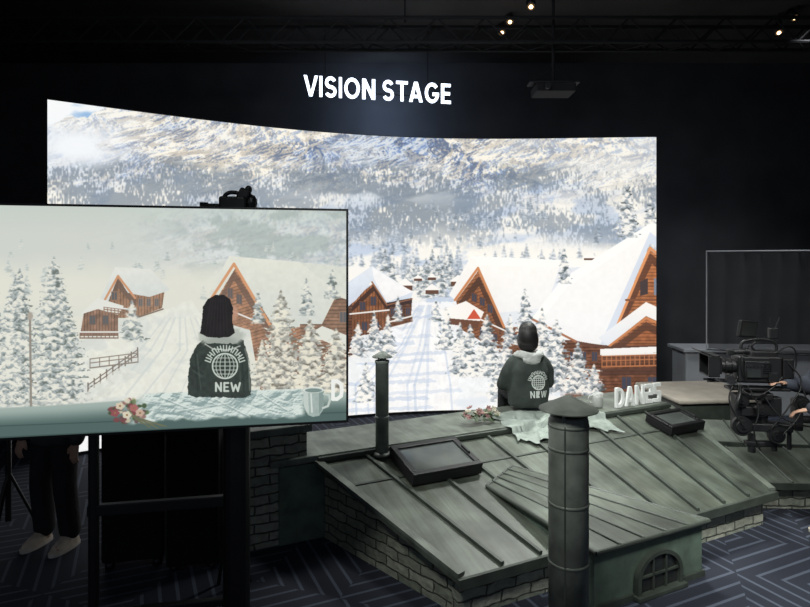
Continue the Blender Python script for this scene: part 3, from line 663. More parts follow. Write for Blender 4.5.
for a in (0.4,2.5,4.6): cyl('leg',(0,0,.5),(.22*math.cos(a),.22*math.sin(a),.0),.012,M_blackm,ls)

# ------------------------------------------------------------ rooftop set  (local u,v,z)
RA=math.atan2(.44,.898)
rf=empty('rooftop_set',(.325,3.585,0),RA,'grey-green metal rooftop film set with dormer, skylights and brick walls','stage set')
def rz(v): return .30+.217*v
def quadslab(name,pts,th,m,parent=rf,bev=0):
    bm=bmesh.new(); n=len(pts); t=[bm.verts.new(p) for p in pts]; b=[bm.verts.new((p[0],p[1],p[2]-th)) for p in pts]
    bm.faces.new(t); bm.faces.new(b[::-1])
    for i in range(n): bm.faces.new((t[i],b[i],b[(i+1)%n],t[(i+1)%n]))
    return finish(bm,name,m,parent)
quadslab('roof_deck',[(-.03,-.05,rz(-.05)),(3.06,-.05,rz(-.05)),(3.55,1.42,rz(1.42)),(-.46,1.42,rz(1.42))],.035,M_roof)
NS=10
for i in range(NS+1):
    t=i/NS; a=Vector((t*3.03,-.04,rz(-.04)+.012)); b=Vector((-.445+t*4.0,1.40,rz(1.4)+.012))
    d=(b-a).normalized(); sd=Vector((d.y,-d.x,0)).normalized()*(.013 if 0<i<NS else .03)
    bm=bmesh.new(); vs=[]
    for p in (a,b):
        for sg,zz in ((-1,-.014),(-1,.012),(1,.012),(1,-.014)): vs.append(bm.verts.new(p+sd*sg+Vector((0,0,zz))))
    for k in range(4): bm.faces.new((vs[k],vs[(k+1)%4],vs[4+(k+1)%4],vs[4+k]))
    bm.faces.new(vs[:4]); bm.faces.new(vs[4:])
    finish(bm,'roof_seam',M_trim if 0<i<NS else M_roof2,rf)
box('eave_board',(1.515,-.06,.255),(3.1,.025,.07),M_trim,rf,.004)
quadslab('roof_flashing',[(-.33,1.02,rz(1.02)+.008),(3.42,1.02,rz(1.02)+.008),(3.42,1.04,rz(1.04)+.008),(-.34,1.04,rz(1.04)+.008)],.008,M_trim)
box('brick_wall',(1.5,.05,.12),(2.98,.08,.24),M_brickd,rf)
def wallquad(name,p,q,zt0,zt1,m,th=.06):
    p=Vector(p);q=Vector(q); d=(q-p).normalized(); n=Vector((-d.y,d.x))*th
    pts=[(p.x,p.y),(q.x,q.y),(q.x+n.x,q.y+n.y),(p.x+n.x,p.y+n.y)]; zt=[zt0,zt1,zt1,zt0]
    bm=bmesh.new(); b=[bm.verts.new((x,y,0)) for x,y in pts]; t=[bm.verts.new((x,y,zz)) for (x,y),zz in zip(pts,zt)]
    bm.faces.new(b[::-1]); bm.faces.new(t)
    for i in range(4): bm.faces.new((b[i],b[(i+1)%4],t[(i+1)%4],t[i]))
    return finish(bm,name,m,rf)
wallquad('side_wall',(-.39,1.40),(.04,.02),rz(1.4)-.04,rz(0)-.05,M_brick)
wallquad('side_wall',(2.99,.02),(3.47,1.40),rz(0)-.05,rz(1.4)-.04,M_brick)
box('ledge_wall',(1.35,1.72,.3),(4.2,.6,.6),M_green,rf)
box('ledge_top',(1.35,1.73,.64),(4.35,.66,.05),M_roof2,rf,.008)
box('ridge_cap',(1.55,1.42,.63),(4.0,.09,.045),M_trim,rf,.01)
bc=box('chimney_block',(-.80,1.75,.43),(.55,.62,.86),M_brickd,rf)
box('chimney_coping',(-.80,1.75,.89),(.62,.70,.06),M_roof2,rf,.01)
def skylight(u,v,w,d):
    zc=rz(v)+.05; tilt=math.atan(.217)
    fr=box('skylight',(u,v,zc),(w,d,.07),M_black,rf,.008,rot=(tilt,0,0))
    for (c,s_) in [((0,-d/2+.025,.045),(w,.05,.03)),((0,d/2-.025,.045),(w,.05,.03)),((-w/2+.025,0,.045),(.05,d-.10,.03)),((w/2-.025,0,.045),(.05,d-.10,.03))]: box('skylight_frame',c,s_,M_blackm,fr,.006)
    box('skylight_glass',(0,0,.04),(w-.10,d-.10,.01),M_skyglass,fr)
    box('skylight_handle',(w/2-.03,0,.068),(.02,.12,.02),M_grey,fr,.004)
skylight(.44,1.08,.62,.45); skylight(3.19,1.04,.48,.32)
P1=Vector((.69,.706,rz(.706)+.02)); P2=Vector((1.061,.888,rz(.888)+.02)); P4=Vector((.79,-.34,.40)); P3=Vector((1.84,-.34,.40))
dr=quadslab('dormer_roof',[tuple(P4),tuple(P3),tuple(P2),tuple(P1)],.03,M_roof)
for i in range(1,5):
    t=i/5; a=P4.lerp(P3,t); b=P1.lerp(P2,t); cyl('dormer_seam',a+Vector((0,0,.004)),b+Vector((0,0,.004)),.009,M_trim,dr,seg=8)
for a,b in ((P4,P3),(P4,P1),(P3,P2),(P1,P2)):
    cyl('dormer_fascia',a+Vector((0,0,-.008)),b+Vector((0,0,-.008)),.015,M_trim,dr,seg=10)
def cheek(a,b,name='dormer_side'):
    bm=bmesh.new(); n=Vector((b.y-a.y,a.x-b.x,0)).normalized()*.02
    V=[bm.verts.new(p) for p in (a-Vector((0,0,.02)),b-Vector((0,0,.02)),Vector((b.x,b.y,.0)),Vector((a.x,a.y,.0)))]
    W_=[bm.verts.new(v.co+n) for v in V]
    bm.faces.new(V); bm.faces.new(W_[::-1])
    for i in range(4): bm.faces.new((V[i],W_[i],W_[(i+1)%4],V[(i+1)%4]))
    return finish(bm,name,M_green,rf)
cheek(P4+Vector((.03,.05,0)),P1+Vector((.03,0,0))); cheek(P3+Vector((-.06,.05,0)),P2+Vector((-.02,0,0)))
dw=box('dormer_wall',(1.315,-.27,.185),(1.0,.06,.37),M_green,rf)
box('dormer_base_board',(1.315,-.31,.02),(1.02,.02,.04),M_trim,rf)
aw=empty('arched_window',(1.36,-.315,.0)); aw.parent=rf
def arch(name,r0,r1,y0,y1,m,zb=.03,zc=.12):
    bm=bmesh.new(); n=20; o=[(r1,zb)]+[(r1*math.cos(math.pi*i/n),zc+r1*.8*math.sin(math.pi*i/n)) for i in range(n+1)]+[(-r1,zb)]
    if r0>0:
        q=[(r0,zb)]+[(r0*math.cos(math.pi*i/n),zc+r0*.8*math.sin(math.pi*i/n)) for i in range(n+1)]+[(-r0,zb)]
        V=[[bm.verts.new((x,y,z)) for x,z in pp] for pp,y in ((o,y0),(q,y0),(o,y1),(q,y1))]
        for i in range(len(o)-1):
            bm.faces.new((V[0][i],V[0][i+1],V[1][i+1],V[1][i])); bm.faces.new((V[2][i],V[3][i],V[3][i+1],V[2][i+1]))
            bm.faces.new((V[0][i],V[2][i],V[2][i+1],V[0][i+1])); bm.faces.new((V[1][i],V[1][i+1],V[3][i+1],V[3][i]))
        for k in (0,-1): bm.faces.new((V[0][k],V[1][k],V[3][k],V[2][k]))
    else: bm.faces.new([bm.verts.new((x,y0,z)) for x,z in o])
    return finish(bm,name,m,aw)
arch('window_frame',.18,.21,-.03,.01,M_trim); arch('window_glass',0,.185,-.005,0,M_glass)
bm=bmesh.new()
for x in (-.06,.06): bm_box(bm,(x,-.015,.15),(.012,.015,.22))
bm_box(bm,(0,-.015,.14),(.36,.015,.012)); finish(bm,'glazing_bars',M_trim,aw)
box('window_sill',(0,-.02,.02),(.46,.07,.03),M_trim,aw,.004)
def lowroof(name_label,loc,rot,w,d,z0,z1,n,mt=M_roof2):
    e=empty('low_roof_section',loc,rot,name_label,'stage set')
    bm=bmesh.new()
    t=[bm.verts.new(p) for p in ((-w/2,-d/2,z0),(w/2,-d/2,z0),(w/2,d/2,z1),(-w/2,d/2,z1))]; b=[bm.verts.new(v.co-Vector((0,0,.03))) for v in t]
    bm.faces.new(t); bm.faces.new(b[::-1])
    for i in range(4): bm.faces.new((t[i],b[i],b[(i+1)%4],t[(i+1)%4]))
    finish(bm,'roof_panel',mt,e)
    box('base_wall',(0,.03,(z0-.03)/2),(w-.08,d-.12,z0-.03),M_brickd,e)
    for i in range(n+1):
        x=-w/2+.01+(w-.02)*i/n; bm=bmesh.new(); bm_cyl(bm,(x,-d/2,z0+.004),(x,d/2,z1+.004),.011,seg=6); finish(bm,'roof_seam',M_trim,e)
    box('fascia',(0,-d/2-.01,z0-.025),(w,.02,.06),M_trim,e,.003)
    return e
lowroof('low pale metal roof strip beside the rooftop set',(3.86,6.0,0),-.14,1.6,.46,.40,.50,5)
lowroof('low sloped metal roof section on brick wall near camera rig',(3.83,5.42,0),-.05,1.4,.62,.26,.38,5,M_roof)

# ------------------------------------------------------------ vent pipes
v1=empty('vent_pipe',(.866,3.1,0),0,'thick grey-green metal vent pipe with conical rain cap','vent pipe')
lathe('pipe',[(.104,0),(.104,1.365),(.095,1.38),(.095,1.39)],M_vent,v1,seg=40)
for z_ in (.35,.62,.93,1.22,1.34):
    lathe('pipe_band',[(.104,z_-.008),(.107,z_-.006),(.107,z_+.006),(.104,z_+.008)],M_vent,v1,seg=40)
box('pipe_seam',(-.045,-.095,.7),(.006,.01,1.3),M_trim,v1)
lathe('cap_collar',[(.08,1.38),(.08,1.425)],M_black,v1)
bm=bmesh.new(); n=44; ap=bm.verts.new((0,0,1.500)); r0=[bm.verts.new((.154*math.cos(2*math.pi*i/n),.154*math.sin(2*math.pi*i/n),1.424)) for i in range(n)]; r1=[bm.verts.new((.154*math.cos(2*math.pi*i/n),.154*math.sin(2*math.pi*i/n),1.419)) for i in range(n)]
for i in range(n): bm.faces.new((r0[i],r0[(i+1)%n],ap)); bm.faces.new((r1[i],r1[(i+1)%n],r0[(i+1)%n],r0[i]))
bm.faces.new(r1[::-1]); finish(bm,'rain_cap',M_vent,v1)
for a in (0,2.1,4.2): box('cap_strut',(.095*math.cos(a),.095*math.sin(a),1.395),(.012,.012,.05),M_vent,v1)
v2=empty('vent_pipe',(-.19,4.85,.60),0,'slim pale metal vent pipe with small cap rising from the roof','vent pipe')
lathe('pipe',[(.055,.0),(.055,.76),(.06,.765),(.06,.785),(.045,.79)],M_ventp,v2)
lathe('pipe_flange',[(.085,0),(.085,.012),(.06,.03)],M_trim,v2); lathe('pipe_band',[(.055,.30),(.060,.305),(.060,.325),(.055,.33)],M_ventp,v2)
lathe('rain_cap',[(.035,.78),(.035,.808),(.082,.81),(.082,.818),(.012,.86),(.004,.862)],M_ventp,v2)

# ------------------------------------------------------------ people
def hand(bm,w,dirv,up,sgn,scale=1.):
    w=Vector(w); d=Vector(dirv).normalized(); u=Vector(up).normalized(); s=d.cross(u).normalized()*sgn; u=s.cross(d)*sgn
    u.normalize()
    R=Matrix((s,d,u)).transposed()
    bm_ell(bm,w+d*.05*scale,(.04*scale,.055*scale,.016*scale),R,2)
    for i,(o,l) in enumerate(((-.027,.066),(-.009,.075),(.009,.07),(.027,.055))):
        b=w+d*.09*scale+s*o*scale; m=b+d*l*.5*scale-u*.008*scale; t=m+d*l*.42*scale-u*.026*scale
        chain(bm,[b-d*.02*scale,b,m,t],[.010*scale,.0095*scale,.009*scale,.0075*scale],8)
    b=w+d*.03*scale-s*.03*scale
    chain(bm,[b,b+d*.03*scale-s*.025*scale,b+d*.06*scale-s*.03*scale-u*.01],[.012*scale,.011*scale,.009*scale],8)
def headgeo(bm,c,yaw=0.,tilt=0.,k=1.):
    R=Matrix.Rotation(yaw,3,'Z')@Matrix.Rotation(tilt,3,'X'); c=Vector(c)
    def E(p,r): bm_ell(bm,c+R@(Vector(p)*k),[x*k for x in r],R,3)
    E((0,-.01,.02),(.075,.092,.092)); E((0,.02,-.035),(.058,.068,.075)); E((0,.035,-.085),(.03,.03,.025))
    E((0,.095,-.012),(.013,.02,.028)); E((0,.088,-.052),(.026,.012,.008)); E((0,.087,-.064),(.022,.012,.008))
    for s in (-1,1): E((s*.078,-.005,-.01),(.012,.02,.032)); E((s*.03,.082,.022),(.014,.008,.008)); E((s*.03,.084,.042),(.022,.01,.006))
def emblem(parent,jacket,cx,cz,r):
    bm=bmesh.new()
    def ribbon(pts,w):
        pts=[Vector((p[0],0,p[1])) for p in pts]
        for p,q in zip(pts[:-1],pts[1:]):
            d=(q-p)
            if d.length<1e-6: continue
            n=Vector((-d.z,0,d.x)).normalized()*w/2
            bm.faces.new([bm.verts.new(v) for v in (p-n,q-n,q+n,p+n)])
    A=np.linspace(0,2*math.pi,41)
    ribbon([(cx+r*math.cos(a),cz+r*math.sin(a)) for a in A],.010)
    for k in (.35,.7): ribbon([(cx+k*r*math.cos(a),cz+r*math.sin(a)) for a in A],.006)
    ribbon([(cx,cz-r+2*r*t) for t in np.linspace(0,1,8)],.006)
    for q in (-.6,-.3,0,.3,.6):
        w=r*math.sqrt(1-q*q); ribbon([(cx-w+2*w*t,cz+q*r) for t in np.linspace(0,1,12)],.006)
    for i in range(9):
        a=math.radians(160-i*17.5); ca,sa=math.cos(a),math.sin(a); tx,tz=-sa*.009,ca*.009; r0,r1=r+.014,r+.046
        for sg in (-1,1): ribbon([(cx+r0*ca+sg*tx,cz+r0*sa+sg*tz),(cx+r1*ca+sg*tx,cz+r1*sa+sg*tz)],.007)
        rm=(r0+r1)/2 if i%2 else (r1 if i%4 else r0); ribbon([(cx+rm*ca-tx,cz+rm*sa-tz),(cx+rm*ca+tx,cz+rm*sa+tz)],.006)
    x=-.088
    for ch in 'NEW':
        w,P=GP[ch]
        for poly in P: bm.faces.new([bm.verts.new((cx+x+px_*.066,0,cz-r-.080+pz*.066)) for px_,pz in poly])
        x+=w*.066+.012
    bmesh.ops.triangulate(bm,faces=[f for f in bm.faces if len(f.verts)>4])
    bmesh.ops.subdivide_edges(bm,edges=[e for e in bm.edges if e.calc_length()>.02],cuts=2,use_grid_fill=True)
    bmj=bmesh.new(); bmj.from_mesh(jacket.data); tree=BVHTree.FromBMesh(bmj)
    for v in bm.verts:
        h=tree.ray_cast(Vector((v.co.x,-1,v.co.z)),Vector((0,1,0)))
        v.co.y=(h[0].y if h[0] else -.12)-.006
    bmj.free()
    return finish(bm,'jacket_print',M_print,parent)
wm=empty('person',(1.235,5.88,.765),.17,'seated person with dark bob and black globe-print jacket, back turned','person')
bm=bmesh.new()
loft(bm,[(0,.0,.02,.15,.11),(0,0,.1,.165,.11),(0,0,.25,.13,.095),(0,0,.40,.15,.10),(0,0,.48,.15,.09),(0,0,.54,.08,.07)])
chain(bm,[(0,0,.5),(0,.01,.62)],[.055,.05]); headgeo(bm,(0,.02,.715),-.35,-.05)
for s in (-1,1):
    chain(bm,[(s*.09,.02,.08),(s*.09,.44,.06),(s*.09,.50,-.38)],[.08,.062,.045]); chain(bm,[(s*.09,.50,-.40),(s*.09,.64,-.44)],[.04,.032])
    chain(bm,[(s*.16,0,.44),(s*.22,.06,.24),(s*.13,.27,.17)],[.05,.042,.028]); hand(bm,(s*.13,.27,.17),(-s*.2,1,-.12),(0,0,1),s,.95)
body=finish(bm,'body',M_skin,wm); remesh(body,.0085,3)
bm=bmesh.new()
loft(bm,[(0,.0,.0,.19,.145),(0,0,.03,.205,.16),(0,-.005,.12,.21,.165),(0,-.01,.25,.20,.155),(0,-.01,.35,.195,.148),(0,-.005,.43,.175,.135),(0,0,.49,.135,.11),(0,0,.54,.085,.085)])
for s in (-1,1): chain(bm,[(s*.11,0,.468),(s*.17,0,.415),(s*.21,.015,.32),(s*.235,.06,.21),(s*.19,.19,.17),(s*.15,.27,.165)],[.062,.070,.070,.069,.060,.046])
jk=finish(bm,'jacket',M_jacket,wm); remesh(jk,.011,8)
for v in jk.data.vertices:
    p=v.co; n_=math.sin(p.z*30+p.x*9+2*math.sin(p.x*11))*.0035+math.sin(p.z*17-p.x*15)*.004
    v.co=p+Vector((p.x,p.y,0)).normalized()*n_
emblem(wm,jk,.045,.255,.068)
bm=bmesh.new()
for i in range(17):
    a=math.pi*(-.05+1.1*i/16.); bm_ell(bm,(.112*math.cos(a),-.02-.09*math.sin(a),.51+.010*math.sin(a*3)),(.044,.047,.042),sub=2)
bm_ell(bm,(0,-.115,.468),(.10,.042,.055),sub=2)
hd=finish(bm,'hood',M_hood,wm); remesh(hd,.01,6)
for v in hd.data.vertices:
    v.co+=Vector((v.co.x,v.co.y,0)).normalized()*(.004*math.sin(v.co.z*60+v.co.x*24))
bm=bmesh.new(); RY=Matrix.Rotation(-.35,3,'Z')
for c_,r_ in (((0,.005,.745),(.092,.104,.094)),((0,-.025,.69),(.100,.092,.12)),((-.055,.005,.65),(.052,.072,.10)),((.055,.005,.65),(.052,.072,.10)),((0,-.04,.61),(.100,.066,.075))):
    bm_ell(bm,RY@Vector(c_),r_,RY)
hr=finish(bm,'hair',M_hair,wm); remesh(hr,.006,10)
for v in hr.data.vertices:
    p=RY.inverted()@v.co
    if p.y>.07 and p.z<.78: p.y=.07-.3*(p.y-.07); v.co=RY@p
bm=bmesh.new()
for s in (-1,1): chain(bm,[(s*.085,.0,.09),(s*.09,.44,.065),(s*.09,.50,-.36)],[.095,.075,.062])
bm_ell(bm,(0,0,.07),(.18,.13,.08)); tr=finish(bm,'trousers',M_trous,wm); remesh(tr,.014,4)
for s in (-1,1):
    bm=bmesh.new(); bm_ell(bm,(s*.09,.56,-.44),(.04,.12,.04)); bm_ell(bm,(s*.09,.51,-.40),(.04,.05,.05)); finish(bm,'shoe',M_shoe,wm,True)

def standing(loc,rot,label,upper,armpose=None):
    e=empty('person',loc,rot,label,'person')
    bm=bmesh.new()
    loft(bm,[(0,0,.84,.15,.10),(0,0,.93,.165,.11),(0,0,1.08,.13,.09),(0,0,1.25,.165,.105),(0,0,1.38,.17,.085),(0,0,1.44,.08,.06)])
    chain(bm,[(0,0,1.40),(0,.01,1.50)],[.055,.052]); headgeo(bm,(0,.02,1.585))
    for s in (-1,1):
        chain(bm,[(s*.09,0,.90),(s*.11,.02,.48),(s*.12,-.02,.08)],[.085,.06,.042]); chain(bm,[(s*.12,-.02,.05),(s*.14,.13,.035)],[.04,.03])
        A=(armpose or {}).get(s) or [(s*.19,0,1.36),(s*.24,-.02,1.08),(s*.25,.06,.84)]
        chain(bm,A,[.055,.044,.03]); d=Vector(A[2])-Vector(A[1]); hand(bm,A[2],d,(0,1,0) if abs(d.normalized().z)>.6 else (0,0,1),s)
    b=finish(bm,'body',M_skin,e); remesh(b,.009,3)
    bm=bmesh.new()
    loft(bm,[(0,0,.80,.185,.13),(0,0,.95,.19,.135),(0,0,1.1,.175,.125),(0,0,1.27,.19,.13),(0,0,1.38,.18,.11),(0,0,1.45,.085,.075)])
    for s in (-1,1):
        A=(armpose or {}).get(s) or [(s*.19,0,1.36),(s*.24,-.02,1.08),(s*.25,.06,.84)]
        A=[Vector(a) for a in A]; chain(bm,[A[0],A[1],A[1].lerp(A[2],.93)],[.082,.078,.056])
    j=finish(bm,'jacket',upper,e); remesh(j,.014,5)
    bm=bmesh.new()
    for s in (-1,1): chain(bm,[(s*.085,0,.88),(s*.11,.02,.48),(s*.12,-.02,.12)],[.105,.085,.078])
    bm_ell(bm,(0,0,.88),(.17,.12,.1)); t=finish(bm,'trousers',M_trous,e); remesh(t,.014,3)
    for s in (-1,1):
        bm=bmesh.new()
        loft(bm,[(s*.13,.045,.0,.05,.135),(s*.13,.045,.03,.05,.135),(s*.13,.035,.055,.046,.12),(s*.125,.0,.085,.042,.075),(s*.12,-.02,.12,.04,.05)])
        sh=finish(bm,'shoe',M_shoe,e,True)
        bm=bmesh.new(); loft(bm,[(s*.13,.045,0,.054,.14),(s*.13,.045,.025,.054,.14)]); finish(bm,'shoe_sole',M_sole,sh)
    bm=bmesh.new(); bm_ell(bm,(0,0,1.63),(.085,.1,.08)); bm_ell(bm,(0,-.03,1.59),(.083,.075,.08)); h=finish(bm,'hair',M_hair,e); remesh(h,.01,3)
    return e
standing((-2.72,4.55,0),2.9,'standing person in black trousers and tan sneakers',M_jacket)
M_op=mat('operator_jacket',(.035,.04,.055),.85,0,.3,10)
standing((3.46,4.62,0),1.42,'camera operator in dark jacket reaching for the camera rig',M_op,{1:[(.19,0,1.36),(.26,.12,1.16),(.17,.34,1.20)],-1:[(-.19,0,1.36),(-.25,.08,1.14),(-.14,.30,1.06)]})

# ------------------------------------------------------------ props on the ledge
def L2W(u,v): return (.325+u*.898-v*.44,3.585+u*.44+v*.898)
bm=bmesh.new(); NU,NV=120,60; g=[]
xx=np.linspace(0,1,NU); yy=np.linspace(0,1,NV)
GX,GY=np.meshgrid(xx,yy); ng=fb(GX*7+GY*3,GY*4-GX*2,4,.5,True); ng2=fb(GX*3,GY*3,3); ng3=fb(GX*7,GX*0+5,4)
for j in range(NV):
    row=[]
    for i in range(NU):
        v0=1.14-.18*(ng3[0,i]-.5)*2
        u=1.40+1.10*xx[i]+.10*(ng2[j,i]-.5)+.08*(fb(np.array(yy[j]*5.),np.array(3.),3)-.5)*(1 if xx[i]>.5 else -1); v=v0+(1.80-v0-.1*xx[i])*yy[j]
        surf=max(rz(v)+.022,.664 if v>1.34 else 0)
        if v>=1.5: surf=.668
        nb=.08*max(0,ng[j,i]-.35)
        nb+=.05*math.exp(-((u-1.85)/.3)**2-((v-1.72)/.2)**2)
        row.append(bm.verts.new((u,v,surf+.004+nb*(.3+.7*min(1,6*min(xx[i],1-xx[i],yy[j],1-yy[j]))))))
    g.append(row)
for j in range(NV-1):
    for i in range(NU-1): bm.faces.new((g[j][i],g[j][i+1],g[j+1][i+1],g[j+1][i]))
cl=finish(bm,'draped_blanket',M_cloth,None,True,loc=(.325,3.585,0),rot=(0,0,RA)); tag(cl,'crumpled pale grey-green cloth draped over the roof ledge','blanket')
x,y=L2W(2.68,1.58); mg=empty('mug',(x,y,.668),0,'pale ceramic mug standing on the roof ledge','mug')
lathe('mug_body',[(.038,0),(.05,.01),(.053,.07),(.055,.15),(.049,.15),(.044,.03),(.01,.02)],M_white,mg)
tube('mug_handle',[(-.049,0,.125),(-.085,0,.115),(-.085,0,.05),(-.047,0,.038)],.008,M_white,mg)
ux_=2.83
for i,ch in enumerate('DAN25'):
    x,y=L2W(ux_,1.48)
    o,w_=glyph(ch,.205,.03,M_letter,None,.74,name='letter_'+ch.lower() if ch.isalpha() else 'number_'+{'2':'two','5':'five'}[ch],t=.17); o.location=(x,y,.668); o.rotation_euler=(0,0,.30); ux_+=w_/.97+.030
    tag(o,'white freestanding block character on the roof ledge','letter','white block characters in a row')
x,y=L2W(1.24,1.60); bq=empty('flower_bouquet',(x,y,.67),.3,'small bouquet of cream and pink flowers lying on the ledge','flowers')
for i in range(18):
    a=random.uniform(0,6.28); r=random.uniform(.02,.14); px_,py_,pz=r*math.cos(a)*1.3,r*math.sin(a)*.6,random.uniform(.05,.14)
    bm=bmesh.new()
    for k in range(6):
        b=k*math.pi/3; bm_ell(bm,(.019*math.cos(b),.019*math.sin(b),.004),(.017,.011,.006),Matrix.Rotation(b,3,'Z')@Matrix.Rotation(-.5,3,'Y'),1)
    bm_ell(bm,(0,0,.006),(.008,.008,.007),sub=1)
    finish(bm,'flower',random.choice([M_pink,M_cream,M_cream]),bq,loc=(px_,py_,pz),rot=(random.uniform(-.2,1.1),random.uniform(-.6,.6),0))
bm=bmesh.new()
for i in range(34):
    a=random.uniform(0,6.28); r=random.uniform(.02,.15); bm_ell(bm,(r*math.cos(a)*1.3,r*math.sin(a)*.6,random.uniform(.01,.11)),(.035,.014,.006),Matrix.Rotation(a,3,'Z')@Matrix.Rotation(random.uniform(-.8,.8),3,'Y'),1)
for i in range(6): bm_cyl(bm,(0,0,.03),(.12,-.03+.012*i,.012),.003,seg=6)
finish(bm,'leaves_and_stems',M_leaf,bq)
pl=empty('low_platform',(3.5,6.95,0),.1,'pale beige low platform with rounded top','platform')
box('platform_top',(0,0,.66),(1.1,1.0,.05),M_board,pl,.02); box('platform_base',(0,0,.31),(1.0,.9,.62),M_trim,pl,.02)
ctn=empty('display_counter',(5.25,8.6,0),-.05,'long pale grey counter in the dark hall','counter')
box('counter_top',(0,0,.93),(2.5,.6,.05),M_counter,ctn,.01); box('counter_body',(0,0,.45),(2.4,.5,.9),M_counter,ctn,.02)

# ------------------------------------------------------------ cinema camera on jib head
k=4.9/F
cr=empty('cinema_camera_rig',(2.93,4.9,1.295),-.12,'black cinema camera with matte box and monitor on jib head','camera rig')
def q(px,py,d=0): return ((px-755)*k,d,(370-py)*k)
cb=bmesh.new(); bm_box(cb,q(756,368),(.34,.16,.22),.015); bm_box(cb,q(762,353),(.2,.12,.05),.01); bm_box(cb,(-.02,-.085,.02),(.2,.02,.14),.008); bm_box(cb,(.1,-.09,-.04),(.08,.03,.08),.006)
for i in range(5): bm_box(cb,(.06,-.1,.07-.018*i),(.07,.01,.006))
finish(cb,'camera_body',M_black,cr)
for i in range(6): cyl('button',(-.1+.03*i,-.095,.05),(-.1+.03*i,-.102,.05),.008,M_grey,cr,seg=10)
mon2=box('side_display',(-.05,-.1,-.01),(.11,.01,.07),M_glass,cr,.003)
bm=bmesh.new(); bm_cyl(bm,q(738,366),q(722,366),.055,.055); bm_cyl(bm,q(733,366),q(731,366),.064,seg=28); bm_cyl(bm,q(727,366),q(725,366),.064,seg=28); finish(bm,'lens',M_blackm,cr)
bm=bmesh.new()
bm_box(bm,q(719,365),(.03,.15,.14),.006)
for (c_,s_) in (((0,0,.085),(.09,.21,.012)),((0,0,-.085),(.09,.21,.012)),((0,.1,0),(.09,.012,.17)),((0,-.1,0),(.09,.012,.17))): bm_box(bm,Vector(q(712,365))+Vector(c_),s_,.003)
bm_box(bm,q(706,353),(.12,.22,.01),.003,Matrix.Rotation(.35,3,'Y')); finish(bm,'matte_box',M_black,cr)
cyl('follow_focus',q(727,378,-.07),q(727,378,-.12),.035,M_grey,cr); cyl('focus_motor',q(733,376,.0),q(728,376,.0),.03,M_blackm,cr)
tube('top_handle',[q(742,352),q(743,343),q(750,340),q(768,340),q(774,343),q(775,352)],.013,M_black,cr)
mo=box('monitor',q(748,329),(.20,.035,.14),M_black,cr,.008,rot=(.1,.1,.5)); box('monitor_screen',(0,-.019,0),(.17,.004,.11),M_glass,mo)
tube('monitor_arm',[q(752,337),q(756,341),q(752,346),q(755,351)],.010,M_blackm,cr)
box('battery',q(783,367),(.09,.13,.17),M_blackm,cr,.012)
box('wireless_unit',q(772,333),(.07,.05,.09),M_black,cr,.008); cyl('antenna',q(774,328),q(778,317),.004,M_black,cr,seg=8); cyl('antenna',q(770,328),q(769,318),.004,M_black,cr,seg=8)
bm=bmesh.new(); bm_cyl(bm,q(731,351,-.08),q(741,350,-.08),.022); bm_cyl(bm,q(741,350,-.08),q(745,350,-.08),.03); bm_box(bm,q(728,351,-.08),(.05,.05,.05),.008); finish(bm,'viewfinder',M_black,cr)
box('base_plate',q(757,388),(.48,.12,.025),M_blackm,cr,.006)
for d in (-.04,.04): cyl('support_rod',q(708,381,d),q(792,381,d),.009,M_grey,cr)
tube('hand_grip',[q(738,384,-.07),q(732,394,-.16),q(729,405,-.16)],.015,M_black,cr)
bm=bmesh.new(); bm_box(bm,q(757,395),(.20,.14,.06),.01); bm_box(bm,q(738,410,.0),(.07,.10,.28),.012); bm_box(bm,q(766,426),(.38,.10,.07),.012); bm_box(bm,q(794,413),(.06,.10,.26),.012); bm_box(bm,q(750,410,-.02),(.18,.08,.08),.008); bm_box(bm,q(770,406,.02),(.16,.08,.16),.01); bm_box(bm,q(756,418,.03),(.2,.06,.08),.01); finish(bm,'pan_tilt_head',M_black,cr)
for px_,py_,rr_ in ((739,424,.08),(771,432,.065),(739,398,.055),(794,400,.06),(757,408,.05)):
    bm=bmesh.new(); bm_cyl(bm,q(px_,py_,-.05),q(px_,py_,-.09),rr_,seg=28); bm_cyl(bm,q(px_,py_,-.09),q(px_,py_,-.105),rr_*.7,rr_*.6); bm_cyl(bm,q(px_,py_,-.105),q(px_,py_,-.112),rr_*.25); finish(bm,'motor_housing',M_blackm,cr)
bm=bmesh.new(); bm_cyl(bm,q(752,434),q(752,452),.03); bm_cyl(bm,q(773,436),q(773,450),.024); bm_box(bm,q(760,443),(.24,.07,.04),.008); bm_cyl(bm,q(787,430),q(787,448),.018); finish(bm,'lower_mount',M_blackm,cr)
for P_ in ([q(782,360,-.06),q(792,378,-.1),q(780,402,-.12),q(765,425,-.1)],[q(735,375,-.08),q(726,398,-.1),q(740,425,-.12)],[q(748,345,-.03),q(738,356,-.1),q(742,378,-.1)],[q(770,352,-.06),q(784,345,-.08),q(790,358,-.06),q(787,372,-.07)],[q(730,374,-.03),q(745,392,-.12),q(762,388,-.1),q(776,375,-.08)],[q(760,395,-.08),q(772,412,-.11),q(790,420,-.09),q(810,425,-.03)],[q(785,375,-.05),q(797,392,-.08),q(790,412,-.1),q(776,430,-.1)],[q(744,384,-.08),q(752,404,-.12),q(748,430,-.12),q(757,448,-.06)]):
    tube('cable',P_,.0065,M_black,cr)
bm=bmesh.new(); bm_cyl(bm,q(796,405),(2.0,.25,-.35),.045); bm_cyl(bm,q(796,418),(2.0,.25,-.47),.03)
for i in range(6):
    t=.1+i*.15; bm_cyl(bm,Vector(q(796,405)).lerp(Vector((2.0,.25,-.35)),t),Vector(q(796,418)).lerp(Vector((2.0,.25,-.47)),t+.08),.012,seg=8)
finish(bm,'jib_arm',M_blackm,cr)
bm=bmesh.new(); bm_cyl(bm,(1.95,.25,-.3),(1.95,.25,-.75),.05)
